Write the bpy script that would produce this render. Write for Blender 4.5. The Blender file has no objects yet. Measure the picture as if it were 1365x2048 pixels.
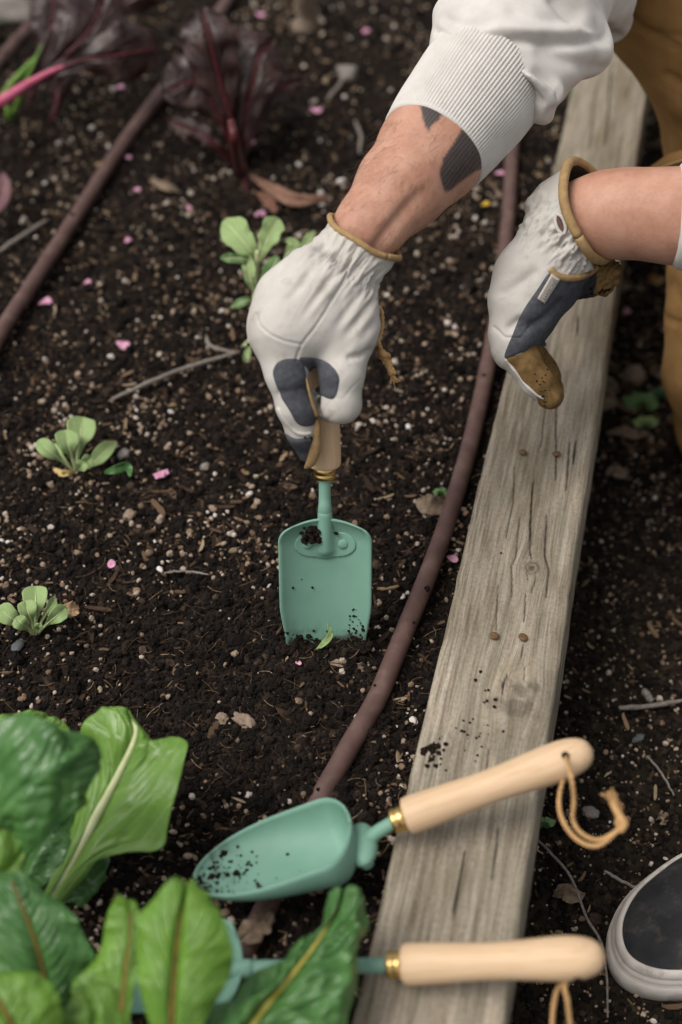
import bpy, math, random
import numpy as np
from mathutils import Vector, Matrix

# ------------------------------------------------------------------ camera, sky, sun, exposure
sc = bpy.context.scene
COL = sc.collection
PITCH = math.radians(43.2); FPX = 2844.4; CX, CY = 682.5, 1024.0
CAM = np.array([0.0, 0.0, 0.88])
FWD = np.array([0.0, math.cos(PITCH), -math.sin(PITCH)])
UPV = np.array([0.0, math.sin(PITCH), math.cos(PITCH)])
cam = bpy.data.cameras.new('camera'); cam.sensor_fit = 'VERTICAL'; cam.sensor_height = 36; cam.lens = 50
cam.clip_start = 0.02; cam.clip_end = 200
cam.dof.use_dof = True; cam.dof.focus_distance = 1.14; cam.dof.aperture_fstop = 3.2
camo = bpy.data.objects.new('camera', cam); COL.objects.link(camo)
camo.location = CAM; camo.rotation_euler = (math.pi/2 - PITCH, 0, 0)
sc.camera = camo

world = bpy.data.worlds.new('World'); sc.world = world; world.use_nodes = True
wn, wl_ = world.node_tree.nodes, world.node_tree.links
sky = wn.new('ShaderNodeTexSky'); sky.sky_type = 'NISHITA'; sky.sun_disc = False
SUN_EL, SUN_AZ = math.radians(60), math.radians(-112)      # from the left, behind the camera
sky.sun_elevation = SUN_EL; sky.sun_rotation = SUN_AZ
sky.air_density = 1.0; sky.dust_density = 4.0
hs = wn.new('ShaderNodeHueSaturation'); hs.inputs['Saturation'].default_value = 0.12   # overcast: a grey sky
wl_.new(sky.outputs[0], hs.inputs['Color'])
wl_.new(hs.outputs[0], wn['Background'].inputs[0]); wn['Background'].inputs[1].default_value = 0.12
sl = bpy.data.lights.new('sun', 'SUN'); sl.energy = 1.5; sl.angle = math.radians(35); sl.color = (1, .94, .86)
slo = bpy.data.objects.new('sun', sl); COL.objects.link(slo)
sd = Vector((math.sin(SUN_AZ)*math.cos(SUN_EL), math.cos(SUN_AZ)*math.cos(SUN_EL), math.sin(SUN_EL)))
slo.rotation_euler = sd.to_track_quat('Z', 'Y').to_euler(); slo.location = sd*3
vs = sc.view_settings
vs.view_transform = 'Standard'; vs.look = 'None'; vs.gamma = 1; vs.use_curve_mapping = False
vs.exposure = 0.34

# ------------------------------------------------------------------ helpers
rng = np.random.default_rng(7); random.seed(7)
def at(px, py, d=None, z=None):
    """world point seen at photo pixel (px,py), at depth d or at height z"""
    u = (px-CX)/FPX; v = (CY-py)/FPX
    ray = FWD + u*np.array([1., 0, 0]) + v*UPV
    if d is None: d = (z-CAM[2])/ray[2]
    return CAM + d*ray
def proj(P):
    q = P - CAM
    d = q@FWD
    return CX + FPX*q[:, 0]/d, CY - FPX*(q@UPV)/d, d
def _h(ix, iy, iz, s):
    n = (ix.astype(np.int64)*374761393 + iy.astype(np.int64)*668265263 + iz.astype(np.int64)*2147483647 + s*974634773) & 0xffffffff
    n = ((n ^ (n >> 13))*1274126177) & 0xffffffff
    n = ((n ^ (n >> 16))*2246822519) & 0xffffffff
    return ((n ^ (n >> 15)) & 0xffffff).astype(np.float32)/float(0xffffff)
def vnoise(x, y, z=None, s=0):
    x = np.asarray(x, float); y = np.asarray(y, float)
    fx, fy = np.floor(x), np.floor(y); ax, ay = x-fx, y-fy
    ax = ax*ax*(3-2*ax); ay = ay*ay*(3-2*ay)
    if z is None:
        i0 = np.zeros_like(fx)
        a = _h(fx, fy, i0, s); b = _h(fx+1, fy, i0, s); c = _h(fx, fy+1, i0, s); d = _h(fx+1, fy+1, i0, s)
        return (a*(1-ax)+b*ax)*(1-ay)+(c*(1-ax)+d*ax)*ay - .5
    z = np.asarray(z, float); fz = np.floor(z); az = z-fz; az = az*az*(3-2*az)
    r = 0
    for k, wz in ((0, 1-az), (1, az)):
        a = _h(fx, fy, fz+k, s); b = _h(fx+1, fy, fz+k, s); c = _h(fx, fy+1, fz+k, s); d = _h(fx+1, fy+1, fz+k, s)
        r = r + wz*((a*(1-ax)+b*ax)*(1-ay)+(c*(1-ax)+d*ax)*ay)
    return r - .5
def ss(a, b, x):
    t = np.clip((x-a)/(b-a), 0, 1); return t*t*(3-2*t)

ORG = {}
def root(name, loc, label, cat, group=None):
    o = bpy.data.objects.new(name, None); COL.objects.link(o)
    o.location = loc; o.empty_display_size = .02
    o['label'] = label; o['category'] = cat
    if group: o['group'] = group
    ORG[o.name] = np.array(loc, float)
    return o
def meshdata(name, V, F, smooth=True):
    me = bpy.data.meshes.new(name)
    V = np.asarray(V, np.float32)
    if isinstance(F, np.ndarray):
        k = F.shape[1]; n = len(F)
        me.vertices.add(len(V)); me.vertices.foreach_set('co', V.ravel())
        me.loops.add(n*k); me.loops.foreach_set('vertex_index', F.astype(np.int32).ravel())
        me.polygons.add(n); me.polygons.foreach_set('loop_start', np.arange(0, n*k, k, dtype=np.int32))
        me.polygons.foreach_set('loop_total', np.full(n, k, np.int32))
        me.update(calc_edges=True); me.validate()
    else:
        me.from_pydata([tuple(map(float, v)) for v in V], [], [tuple(int(i) for i in f) for f in F]); me.update()
    me.polygons.foreach_set('use_smooth', np.full(len(me.polygons), smooth, bool))
    return me
def mk(name, V, F, mat, parent=None, smooth=True, loc=None, label=None, cat=None, group=None, kind=None):
    """link ONE mesh object; V in world coordinates"""
    V = np.asarray(V, float)
    org = ORG[parent.name] if parent is not None else (np.array(loc, float) if loc is not None else np.zeros(3))
    me = meshdata(name, V-org, F, smooth); 
    if mat is not None: me.materials.append(mat)
    o = bpy.data.objects.new(name, me); COL.objects.link(o)
    if parent is not None: o.parent = parent
    else: o.location = org
    ORG[o.name] = org
    if label: o['label'] = label
    if cat: o['category'] = cat
    if group: o['group'] = group
    if kind: o['kind'] = kind
    return o
def attr(o, name, vals):
    a = o.data.attributes.new(name, 'FLOAT', 'POINT'); a.data.foreach_set('value', np.asarray(vals, np.float32))
def grid_faces(nu, nv, wrap=False):
    i = np.arange(nu-1)[:, None]; j = np.arange(nv if wrap else nv-1)[None, :]
    a = i*nv+j; b = i*nv+(j+1) % nv; c = (i+1)*nv+(j+1) % nv; d = (i+1)*nv+j
    return np.stack([a, b, c, d], -1).reshape(-1, 4)
def spline(pts, n):
    """Catmull-Rom through pts (any dimension), n samples"""
    p = np.asarray(pts, float)
    p = np.vstack([2*p[0]-p[1], p, 2*p[-1]-p[-2]])
    m = len(p)-3; out = []
    for t in np.linspace(0, m-1e-6, n):
        i = int(t); f = t-i; a, b, c, d = p[i:i+4]
        out.append(.5*((2*b)+(c-a)*f+(2*a-5*b+4*c-d)*f*f+(3*b-a-3*c+d)*f**3))
    return np.array(out)
def frames(C):
    T = np.gradient(C, axis=0); T /= np.linalg.norm(T, axis=1)[:, None]+1e-12
    a = np.array([0, 0, 1.]) if abs(T[0][2]) < .9 else np.array([1., 0, 0])
    n = np.cross(T[0], a); n /= np.linalg.norm(n); N = [n]
    for i in range(1, len(C)):
        n = N[-1]-T[i]*(N[-1]@T[i]); n /= np.linalg.norm(n)+1e-12; N.append(n)
    N = np.array(N); return T, N, np.cross(T, N)
def tube(pts, rad, n=40, m=10, raw=False):
    """capped tube along a spline; rad scalar or list of radii at pts"""
    C = np.asarray(pts, float) if raw else spline(pts, n)
    k = len(C)
    r = np.full(k, rad) if np.isscalar(rad) else np.interp(np.linspace(0, 1, k), np.linspace(0, 1, len(rad)), rad)
    T, N, B = frames(C)
    th = np.linspace(0, 2*np.pi, m, endpoint=False)
    V = C[:, None]+r[:, None, None]*(np.cos(th)[None, :, None]*N[:, None]+np.sin(th)[None, :, None]*B[:, None])
    F = [tuple(f) for f in grid_faces(k, m, True)]
    F.append(tuple(range(m))[::-1]); F.append(tuple((k-1)*m+i for i in range(m)))
    return V.reshape(-1, 3), F
def join(parts):
    V, F, o = [], [], 0
    for v, f in parts:
        V.append(np.asarray(v, float)); F += [tuple(int(i)+o for i in q) for q in f]; o += len(v)
    return np.vstack(V), F
def lathe(prof, m=28):
    """profile [(r,z)] about +Z"""
    th = np.linspace(0, 2*np.pi, m, endpoint=False); V = []
    for r, z in prof: V.append(np.stack([r*np.cos(th), r*np.sin(th), np.full(m, z)], 1))
    k = len(prof); F = [tuple(f) for f in grid_faces(k, m, True)]
    F.append(tuple(range(m))[::-1]); F.append(tuple((k-1)*m+i for i in range(m)))
    return np.vstack(V), F
def ico(sub=1):
    t = (1+5**.5)/2
    V = [(-1,t,0),(1,t,0),(-1,-t,0),(1,-t,0),(0,-1,t),(0,1,t),(0,-1,-t),(0,1,-t),(t,0,-1),(t,0,1),(-t,0,-1),(-t,0,1)]
    F = [(0,11,5),(0,5,1),(0,1,7),(0,7,10),(0,10,11),(1,5,9),(5,11,4),(11,10,2),(10,7,6),(7,1,8),(3,9,4),(3,4,2),(3,2,6),(3,6,8),(3,8,9),(4,9,5),(2,4,11),(6,2,10),(8,6,7),(9,8,1)]
    V = [np.array(v)/np.linalg.norm(v) for v in V]
    for _ in range(sub):
        c = {}; G = []
        def mid(a, b):
            k = (min(a, b), max(a, b))
            if k not in c: m = V[a]+V[b]; V.append(m/np.linalg.norm(m)); c[k] = len(V)-1
            return c[k]
        for a, b, d in F:
            x, y, z = mid(a, b), mid(b, d), mid(d, a); G += [(a, x, z), (b, y, x), (d, z, y), (x, y, z)]
        F = G
    return np.array(V), F
# ---- signed distance shapes, meshed by surface nets
def caps(P, a, b, ra, rb):
    ab = b-a; h = np.clip(((P-a)@ab)/(ab@ab+1e-12), 0, 1)
    return np.linalg.norm(P-a-h[:, None]*ab, axis=1)-(ra+(rb-ra)*h)
def smin(a, b, k):
    h = np.clip(.5+.5*(b-a)/k, 0, 1); return b+(a-b)*h-k*h*(1-h)
def chain(P, pts, k=.004):
    f = None
    for (a, ra), (b, rb) in zip(pts[:-1], pts[1:]):
        g = caps(P, a, b, ra, rb); f = g if f is None else smin(f, g, k)
    return f
def cc(*q):
    """chain of (px,py,depth,radius in px)"""
    return [(at(x, y, d), r*d/FPX) for x, y, d, r in q]
def sdf_mesh(fn, lo, hi, h, B=6, lip=1.6):
    lo = np.asarray(lo, float); hi = np.asarray(hi, float)
    nb = np.ceil((hi-lo)/(h*B)).astype(int)
    ax = [lo[i]+(np.arange(nb[i])+.5)*B*h - .5*h for i in range(3)]
    G = np.stack(np.meshgrid(*ax, indexing='ij'), -1).reshape(-1, 3)
    fc = fn(G); act = np.abs(fc) < B*h*.87*lip
    F = np.repeat(fc, B**3).reshape(*nb, B, B, B).astype(np.float32)
    off = np.stack(np.meshgrid(*[np.arange(B)*h]*3, indexing='ij'), -1).reshape(-1, 3)-(.5*B-.5)*h
    ia = np.nonzero(act)[0]; Fr = F.reshape(-1, B**3)
    for s in range(0, len(ia), 800):
        q = ia[s:s+800]; P = (G[q][:, None]+off[None]).reshape(-1, 3)
        Fr[q] = fn(P).reshape(len(q), -1)
    F = Fr.reshape(*nb, B, B, B).transpose(0, 3, 1, 4, 2, 5).reshape(*(nb*B))
    org = lo
    S = F < 0
    nx, ny, nz = F.shape
    cnt = np.zeros((nx-1, ny-1, nz-1), np.int16); acc = np.zeros((nx-1, ny-1, nz-1, 3), np.float32)
    for d in range(3):
        sl0 = [slice(None)]*3; sl1 = [slice(None)]*3; sl0[d] = slice(0, -1); sl1[d] = slice(1, None)
        f0, f1 = F[tuple(sl0)], F[tuple(sl1)]; cr = (S[tuple(sl0)] != S[tuple(sl1)])
        idx = np.argwhere(cr)
        if not len(idx): continue
        a = f0[cr]; b = f1[cr]; t = a/(a-b)
        p = idx.astype(np.float32); p[:, d] += t
        e = [k for k in range(3) if k != d]
        for i in (0, 1):
            for j in (0, 1):
                c = idx.copy(); c[:, e[0]] -= i; c[:, e[1]] -= j
                ok = (c >= 0).all(1) & (c < np.array(cnt.shape)).all(1)
                np.add.at(cnt, tuple(c[ok].T), 1); np.add.at(acc, tuple(c[ok].T), p[ok])
    cells = np.argwhere(cnt > 0); vid = np.full(cnt.shape, -1, np.int64)
    vid[tuple(cells.T)] = np.arange(len(cells))
    V = acc[tuple(cells.T)]/cnt[tuple(cells.T)][:, None]
    Q = []
    for d in range(3):
        sl0 = [slice(None)]*3; sl1 = [slice(None)]*3; sl0[d] = slice(0, -1); sl1[d] = slice(1, None)
        s0 = S[tuple(sl0)]; cr = s0 != S[tuple(sl1)]
        e = [(d+1) % 3, (d+2) % 3]
        idx = np.argwhere(cr); ok = (idx[:, e[0]] > 0) & (idx[:, e[1]] > 0) & (idx[:, e[0]] < F.shape[e[0]]-1) & (idx[:, e[1]] < F.shape[e[1]]-1)
        idx = idx[ok]; neg = s0[tuple(idx.T)]
        def cell(i, j):
            c = idx.copy(); c[:, e[0]] -= i; c[:, e[1]] -= j; return vid[tuple(c.T)]
        q = np.stack([cell(1, 1), cell(0, 1), cell(0, 0), cell(1, 0)], 1)
        q[~neg] = q[~neg][:, ::-1]; Q.append(q)
    Q = np.vstack(Q); Q = Q[(Q >= 0).all(1)]
    return org+V*h, Q
def relax(V, Q, it=2, lam=.5):
    V = V.copy()
    for _ in range(it):
        s = np.zeros_like(V); c = np.zeros(len(V))
        for i in range(4):
            a, b = Q[:, i], Q[:, (i+1) % 4]
            for k in range(3):
                s[:, k] += np.bincount(a, V[b, k], len(V))+np.bincount(b, V[a, k], len(V))
            c += np.bincount(a, minlength=len(V))+np.bincount(b, minlength=len(V))
        V += lam*(s/np.maximum(c, 1)[:, None]-V)
    return V
def normals(V, Q):
    n = np.cross(V[Q[:, 2]]-V[Q[:, 0]], V[Q[:, 3]]-V[Q[:, 1]]); N = np.zeros_like(V)
    for i in range(4):
        for k in range(3): N[:, k] += np.bincount(Q[:, i], n[:, k], len(V))
    return N/(np.linalg.norm(N, axis=1)[:, None]+1e-12)
def hit(fn, px, py, d0=.75, d1=1.6):
    """first point of the shape fn along the line through photo pixel (px,py)"""
    d = d0
    for _ in range(400):
        p = at(px, py, d); f = float(fn(p[None])[0])
        if f < 2e-4 or d > d1: break
        d += max(f*.7, 2e-4)
    return at(px, py, d)
def polysd(px, py, poly):
    """signed distance (positive inside), in pixels"""
    poly = np.asarray(poly, float); d = np.full(len(px), 1e9); ins = np.zeros(len(px), bool)
    for (x0, y0), (x1, y1) in zip(poly, np.roll(poly, -1, 0)):
        ex, ey = x1-x0, y1-y0; t = np.clip(((px-x0)*ex+(py-y0)*ey)/(ex*ex+ey*ey+1e-9), 0, 1)
        d = np.minimum(d, np.hypot(px-x0-t*ex, py-y0-t*ey))
        c = ((y0 > py) != (y1 > py)) & (px < (x1-x0)*(py-y0)/(y1-y0+1e-12)+x0); ins ^= c
    return np.where(ins, d, -d)
def closed(poly, k=5):
    p = np.asarray(poly, float); return spline(np.vstack([p[-2:], p, p[:3]]), (len(p)+4)*k+1)[2*k:-2*k-1]
def linesd(px, py, pts):
    d = np.full(len(px), 1e9)
    for (x0, y0), (x1, y1) in zip(pts[:-1], pts[1:]):
        ex, ey = x1-x0, y1-y0; t = np.clip(((px-x0)*ex+(py-y0)*ey)/(ex*ex+ey*ey+1e-9), 0, 1)
        d = np.minimum(d, np.hypot(px-x0-t*ex, py-y0-t*ey))
    return d
def front(V, N):
    w = CAM-V; w /= np.linalg.norm(w, axis=1)[:, None]
    return (N*w).sum(1)
def patch(name, V, Q, N, m, mat, parent, out=.0012, label=None):
    """a sewn-on piece: the faces of a shape where mask m (metres, + inside) holds, raised a little and tucked in at its edge"""
    off = np.clip(m*.8, -.0012, out)
    keep = (m[Q] > -.002).all(1); q = Q[keep]
    u, inv = np.unique(q, return_inverse=True)
    return mk(name, V[u]+N[u]*off[u][:, None], inv.reshape(q.shape), mat, parent, label=label)

# ------------------------------------------------------------------ materials
def M(name):
    m = bpy.data.materials.new(name); m.use_nodes = True
    return m, m.node_tree.nodes, m.node_tree.links, m.node_tree.nodes['Principled BSDF']
def ramp(n, stops):
    r = n.new('ShaderNodeValToRGB'); e = r.color_ramp.elements
    while len(e) < len(stops): e.new(.5)
    for k, (p, c) in zip(e, stops): k.position = p; k.color = (*c, 1) if len(c) == 3 else c
    return r
def noise(n, l, scale, detail=6, vec=None, rough=.55, dist=0):
    t = n.new('ShaderNodeTexNoise'); t.inputs['Scale'].default_value = scale; t.inputs['Detail'].default_value = detail
    t.inputs['Roughness'].default_value = rough; t.inputs['Distortion'].default_value = dist
    if vec is not None: l.new(vec, t.inputs['Vector'])
    return t
def mathn(n, l, op, a, b=None):
    m = n.new('ShaderNodeMath'); m.operation = op
    for i, x in enumerate((a, b)):
        if x is None: continue
        if isinstance(x, (int, float)): m.inputs[i].default_value = x
        else: l.new(x, m.inputs[i])
    return m.outputs[0]
def mix(n, l, fac, a, b, mode='MIX'):
    m = n.new('ShaderNodeMix'); m.data_type = 'RGBA'; m.blend_type = mode
    for i, x in ((0, fac), (6, a), (7, b)):
        if isinstance(x, (int, float)): m.inputs[i].default_value = x
        elif isinstance(x, tuple): m.inputs[i].default_value = (*x, 1)
        else: l.new(x, m.inputs[i])
    return m.outputs[2]
def bumpn(n, l, h, strength, dist, b):
    k = n.new('ShaderNodeBump'); k.inputs['Strength'].default_value = strength; k.inputs['Distance'].default_value = dist
    l.new(h, k.inputs['Height']); l.new(k.outputs[0], b.inputs['Normal']); return k
def coords(n, l, stretch=None, kind='Object'):
    t = n.new('ShaderNodeTexCoord')
    if stretch is None: return t.outputs[kind]
    m = n.new('ShaderNodeMapping'); m.inputs['Scale'].default_value = stretch; l.new(t.outputs[kind], m.inputs[0]); return m.outputs[0]
def noisy(name, stops, scale, rough=.8, bump=0, bscale=None, dist=.001, stretch=None, spec=.3, detail=6, sub=0, subr=(.01, .004, .002)):
    m, n, l, b = M(name)
    v = coords(n, l, stretch); t = noise(n, l, scale, detail, v)
    r = ramp(n, stops); l.new(t.outputs['Fac'], r.inputs[0]); l.new(r.outputs[0], b.inputs['Base Color'])
    b.inputs['Roughness'].default_value = rough; b.inputs['Specular IOR Level'].default_value = spec
    if bump: t2 = noise(n, l, bscale or scale*3, 5, v); bumpn(n, l, t2.outputs['Fac'], bump, dist, b)
    if sub: b.inputs['Subsurface Weight'].default_value = sub; b.inputs['Subsurface Radius'].default_value = subr; b.inputs['Subsurface Scale'].default_value = 1
    return m
def g(c, k): return tuple(x*k for x in c)

MAT = {}
MAT['soil'] = noisy('soil', [(.3, (.009, .006, .0045)), (.55, (.02, .0135, .0095)), (.75, (.042, .028, .019))], 90, .95, .6, 700, .002, spec=.15)
MAT['path'] = noisy('path_soil', [(.3, (.009, .007, .0045)), (.55, (.02, .0145, .009)), (.75, (.045, .034, .02))], 120, .95, .6, 700, .002, spec=.15)
MAT['paint'] = noisy('mint_paint', [(.3, (.150, .295, .225)), (.7, (.18, .34, .262))], 30, .55, .12, 900, .0006, spec=.4)
def film_mat(m, col):
    n, l, b = m.node_tree.nodes, m.node_tree.links, m.node_tree.nodes['Principled BSDF']; src = b.inputs['Base Color'].links[0].from_socket
    a = n.new('ShaderNodeAttribute'); a.attribute_name = 'film'; l.new(mix(n, l, a.outputs['Fac'], src, col), b.inputs['Base Color'])
film_mat(MAT['paint'], (.035, .03, .024))
MAT['brass'], n_, l_, b_ = M('brass'); b_.inputs['Base Color'].default_value = (.62, .42, .16, 1); b_.inputs['Metallic'].default_value = 1; b_.inputs['Roughness'].default_value = .28
MAT['hose'] = noisy('hose_plastic', [(.3, (.075, .04, .035)), (.55, (.11, .062, .053)), (.8, (.16, .105, .088))], 45, .62, .25, 700, .0006, spec=.35)
MAT['nail'] = noisy('rusty_nail', [(.3, (.07, .038, .016)), (.6, (.15, .085, .037)), (.8, (.22, .14, .07))], 500, .6, .5, 1200, .0006)
MAT['twine'] = noisy('twine', [(.3, (.40, .22, .085)), (.7, (.66, .42, .2))], 700, .9, .6, 2500, .0004)
MAT['leather'] = noisy('white_leather', [(.25, (.43, .40, .36)), (.55, (.52, .49, .45)), (.8, (.59, .56, .52))], 28, .75, .45, 1100, .0005, spec=.2)
def stains(m, col, scale, lo, hi, k):
    n, l, b = m.node_tree.nodes, m.node_tree.links, m.node_tree.nodes['Principled BSDF']; src = b.inputs['Base Color'].links[0].from_socket
    t = noise(n, l, scale, 8, coords(n, l), .68); r = ramp(n, [(lo, (0, 0, 0)), (hi, (1, 1, 1))]); l.new(t.outputs['Fac'], r.inputs[0])
    l.new(mix(n, l, mathn(n, l, 'MULTIPLY', r.outputs[0], k), src, col), b.inputs['Base Color'])
stains(MAT['leather'], (.26, .22, .175), 55, .54, .74, .55)
stains(MAT['hose'], (.17, .12, .1), 90, .55, .75, .35)
MAT['suede_grey'] = noisy('grey_suede', [(.3, (.062, .064, .075)), (.7, (.105, .108, .122))], 260, .95, .8, 2200, .0006, spec=.1)
MAT['suede_pale'] = noisy('pale_tan_suede', [(.3, (.3, .19, .085)), (.7, (.42, .28, .14))], 160, .95, .8, 2200, .0006, spec=.1)
MAT['suede_tan'] = noisy('tan_suede', [(.3, (.13, .078, .03)), (.7, (.235, .145, .06))], 160, .95, .8, 2200, .0006, spec=.1)
MAT['knit'] = noisy('off_white_knit', [(.3, (.54, .51, .475)), (.7, (.62, .59, .555))], 60, .95, .5, 1800, .0005, spec=.1)
MAT['canvas'] = noisy('brown_canvas', [(.3, (.25, .135, .048)), (.6, (.32, .18, .07)), (.8, (.39, .24, .11))], 40, .95, .5, 1500, .0006, spec=.1)
MAT['shoe_canvas'] = noisy('black_canvas', [(.35, (.015, .016, .018)), (.65, (.032, .032, .034)), (.85, (.075, .07, .062))], 35, .9, .6, 1600, .0006, spec=.15)
MAT['rubber'] = noisy('dusty_rubber', [(.28, (.24, .2, .165)), (.46, (.5, .455, .41)), (.75, (.64, .595, .55))], 22, .8, .3, 300, .0008, spec=.2)
MAT['petal'] = noisy('pink_petal', [(.3, (.5, .2, .33)), (.7, (.66, .36, .48))], 300, .75)
MAT['stem_dry'] = noisy('dry_stem', [(.3, (.12, .085, .06)), (.7, (.26, .2, .15))], 300, .85, .5, 900, .0006)
MAT['dead_leaf'] = noisy('dead_leaf', [(.3, (.11, .075, .05)), (.55, (.2, .145, .1)), (.8, (.3, .24, .18))], 160, .9, .6, 600, .001)
MAT['dirt'] = noisy('damp_dirt', [(.3, (.006, .0045, .0035)), (.7, (.022, .015, .011))], 500, .95, .6, 1500, .001, spec=.1)

def handle_wood():
    m, n, l, b = M('handle_wood')
    def A(k):
        q = n.new('ShaderNodeAttribute'); q.attribute_name = k; return q.outputs['Fac']
    def vec(kz):
        c_ = n.new('ShaderNodeCombineXYZ'); l.new(A('hx'), c_.inputs[0]); l.new(A('hy'), c_.inputs[1]); l.new(mathn(n, l, 'MULTIPLY', A('hz'), kz), c_.inputs[2]); return c_.outputs[0]
    t = noise(n, l, 420, 6, vec(.05), .62, .5); t2 = noise(n, l, 70, 4, vec(.3), .6)
    r = ramp(n, [(.3, (.43, .26, .135)), (.5, (.60, .41, .25)), (.72, (.68, .50, .33))]); l.new(t.outputs['Fac'], r.inputs[0])
    c = mix(n, l, t2.outputs['Fac'], r.outputs[0], (.63, .45, .285))
    l.new(c, b.inputs['Base Color'])
    b.inputs['Roughness'].default_value = .5; b.inputs['Specular IOR Level'].default_value = .3
    bumpn(n, l, t.outputs['Fac'], .12, .0004, b); return m
MAT['handle'] = handle_wood()

def rnd_mat(name, stops, rough=.85, scale=400, amt=.5, inst=False):
    """a stone or chip: its own tint by object (or by the tint stored on each scattered grain) plus mottling"""
    m, n, l, b = M(name)
    r = ramp(n, stops)
    if inst:
        a = n.new('ShaderNodeAttribute'); a.attribute_type = 'INSTANCER'; a.attribute_name = 'tint'; l.new(a.outputs['Fac'], r.inputs[0])
    else:
        a = n.new('ShaderNodeObjectInfo'); l.new(a.outputs['Random'], r.inputs[0])
    t = noise(n, l, scale, 5, coords(n, l)); r2 = ramp(n, [(.3, (1-amt,)*3), (.7, (1.08,)*3)]); l.new(t.outputs['Fac'], r2.inputs[0])
    l.new(mix(n, l, 1., r.outputs[0], r2.outputs[0], 'MULTIPLY'), b.inputs['Base Color'])
    b.inputs['Roughness'].default_value = rough; b.inputs['Specular IOR Level'].default_value = .2
    bumpn(n, l, t.outputs['Fac'], .4, .0006, b); return m
PALE = [(0, (.15, .095, .06)), (.25, (.28, .195, .13)), (.5, (.43, .34, .26)), (.75, (.58, .5, .43)), (1, (.78, .72, .67))]
CHIP = [(0, (.03, .018, .011)), (.35, (.07, .042, .025)), (.65, (.15, .095, .055)), (.85, (.28, .19, .11)), (1, (.4, .32, .22))]
DARK = [(0, (.0045, .0032, .0026)), (.45, (.012, .0082, .0062)), (.75, (.026, .017, .0125)), (.9, (.055, .036, .025)), (1, (.12, .08, .055))]
MAT['pebble'] = rnd_mat('pale_pebble', PALE)
MAT['chip'] = rnd_mat('bark_chip', CHIP, .9, 250)
MAT['grain_i'] = rnd_mat('pale_grain', PALE, .85, 1.2, .35, True)
MAT['chip_i'] = rnd_mat('bark_bit', CHIP, .9, 1.2, .4, True)
MAT['clod_i'] = rnd_mat('soil_crumb', DARK, .97, 2.0, .5, True)

def leaf_mat(name, base, dark, vein, rough=.4, nveins=9., trans=.25, edge=None, spec=.5):
    m, n, l, b = M(name)
    uv = n.new('ShaderNodeUVMap'); sep = n.new('ShaderNodeSeparateXYZ'); l.new(uv.outputs[0], sep.inputs[0])
    av = mathn(n, l, 'ABSOLUTE', mathn(n, l, 'SUBTRACT', sep.outputs[0], .5))
    ph = mathn(n, l, 'SUBTRACT', mathn(n, l, 'MULTIPLY', sep.outputs[1], nveins), mathn(n, l, 'MULTIPLY', av, nveins*.75))
    wob = noise(n, l, 5, 3, uv.outputs[0]); ph = mathn(n, l, 'ADD', ph, mathn(n, l, 'MULTIPLY', wob.outputs['Fac'], 1.2))
    fr = mathn(n, l, 'ABSOLUTE', mathn(n, l, 'SUBTRACT', mathn(n, l, 'FRACT', ph), .5))
    vn = mathn(n, l, 'SUBTRACT', 1., mathn(n, l, 'MULTIPLY', fr, 16.)); vn.node.use_clamp = True
    t = noise(n, l, 55, 6, coords(n, l)); r = ramp(n, [(.3, dark), (.7, base)]); l.new(t.outputs['Fac'], r.inputs[0])
    c = mix(n, l, mathn(n, l, 'MULTIPLY', vn, .45), r.outputs[0], vein)
    if edge:
        e = mathn(n, l, 'MULTIPLY', mathn(n, l, 'SUBTRACT', av, .38), 7.); e.node.use_clamp = True
        c = mix(n, l, e, c, edge)
    l.new(c, b.inputs['Base Color'])
    b.inputs['Roughness'].default_value = rough; b.inputs['Specular IOR Level'].default_value = spec
    fine = noise(n, l, 420, 4, coords(n, l)); hh = mathn(n, l, 'ADD', mathn(n, l, 'MULTIPLY', vn, -.5), mathn(n, l, 'MULTIPLY', fine.outputs['Fac'], .5))
    bumpn(n, l, hh, .45, .0012, b)
    tr = n.new('ShaderNodeBsdfTranslucent'); l.new(c, tr.inputs[0]); mx = n.new('ShaderNodeMixShader'); mx.inputs[0].default_value = trans
    l.new(b.outputs[0], mx.inputs[1]); l.new(tr.outputs[0], mx.inputs[2]); l.new(mx.outputs[0], n['Material Output'].inputs[0])
    return m
MAT['chard'] = leaf_mat('chard_leaf', (.18, .34, .055), (.13, .265, .04), (.34, .48, .15), .3)
MAT['chard_dark'] = leaf_mat('dark_chard_leaf', (.095, .225, .06), (.06, .165, .045), (.15, .28, .1), .22, 7)
MAT['chard_young'] = leaf_mat('young_chard_leaf', (.17, .335, .04), (.12, .26, .032), (.22, .33, .06), .38)
MAT['seedling'] = leaf_mat('seedling_leaf', (.36, .48, .21), (.29, .41, .16), (.5, .6, .36), .6, 6, .2, spec=.25)
MAT['weed'] = leaf_mat('weed_leaf', (.19, .33, .12), (.12, .24, .085), (.28, .4, .2), .5, 5)
MAT['red_leaf'] = leaf_mat('red_leaf', (.048, .02, .014), (.022, .010, .011), (.07, .018, .02), .42, 5, .03)
MAT['stalk_pale'] = noisy('pale_stalk', [(.3, (.42, .47, .22)), (.7, (.58, .6, .36))], 120, .45)
MAT['stalk_rust'] = noisy('rust_stalk', [(.3, (.13, .07, .018)), (.7, (.24, .13, .03))], 120, .45)
MAT['stalk_yellow'] = noisy('yellow_stalk', [(.3, (.42, .36, .06)), (.7, (.52, .46, .12))], 120, .45)
MAT['stalk_red'] = noisy('red_stalk', [(.3, (.05, .01, .012)), (.7, (.11, .022, .026))], 120, .45)
MAT['stalk_pink'] = noisy('pink_stalk', [(.3, (.36, .05, .11)), (.7, (.5, .12, .2))], 120, .45)
MAT['grass'] = noisy('grass_blade', [(.3, (.1, .2, .03)), (.7, (.16, .3, .05))], 120, .5)
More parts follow.
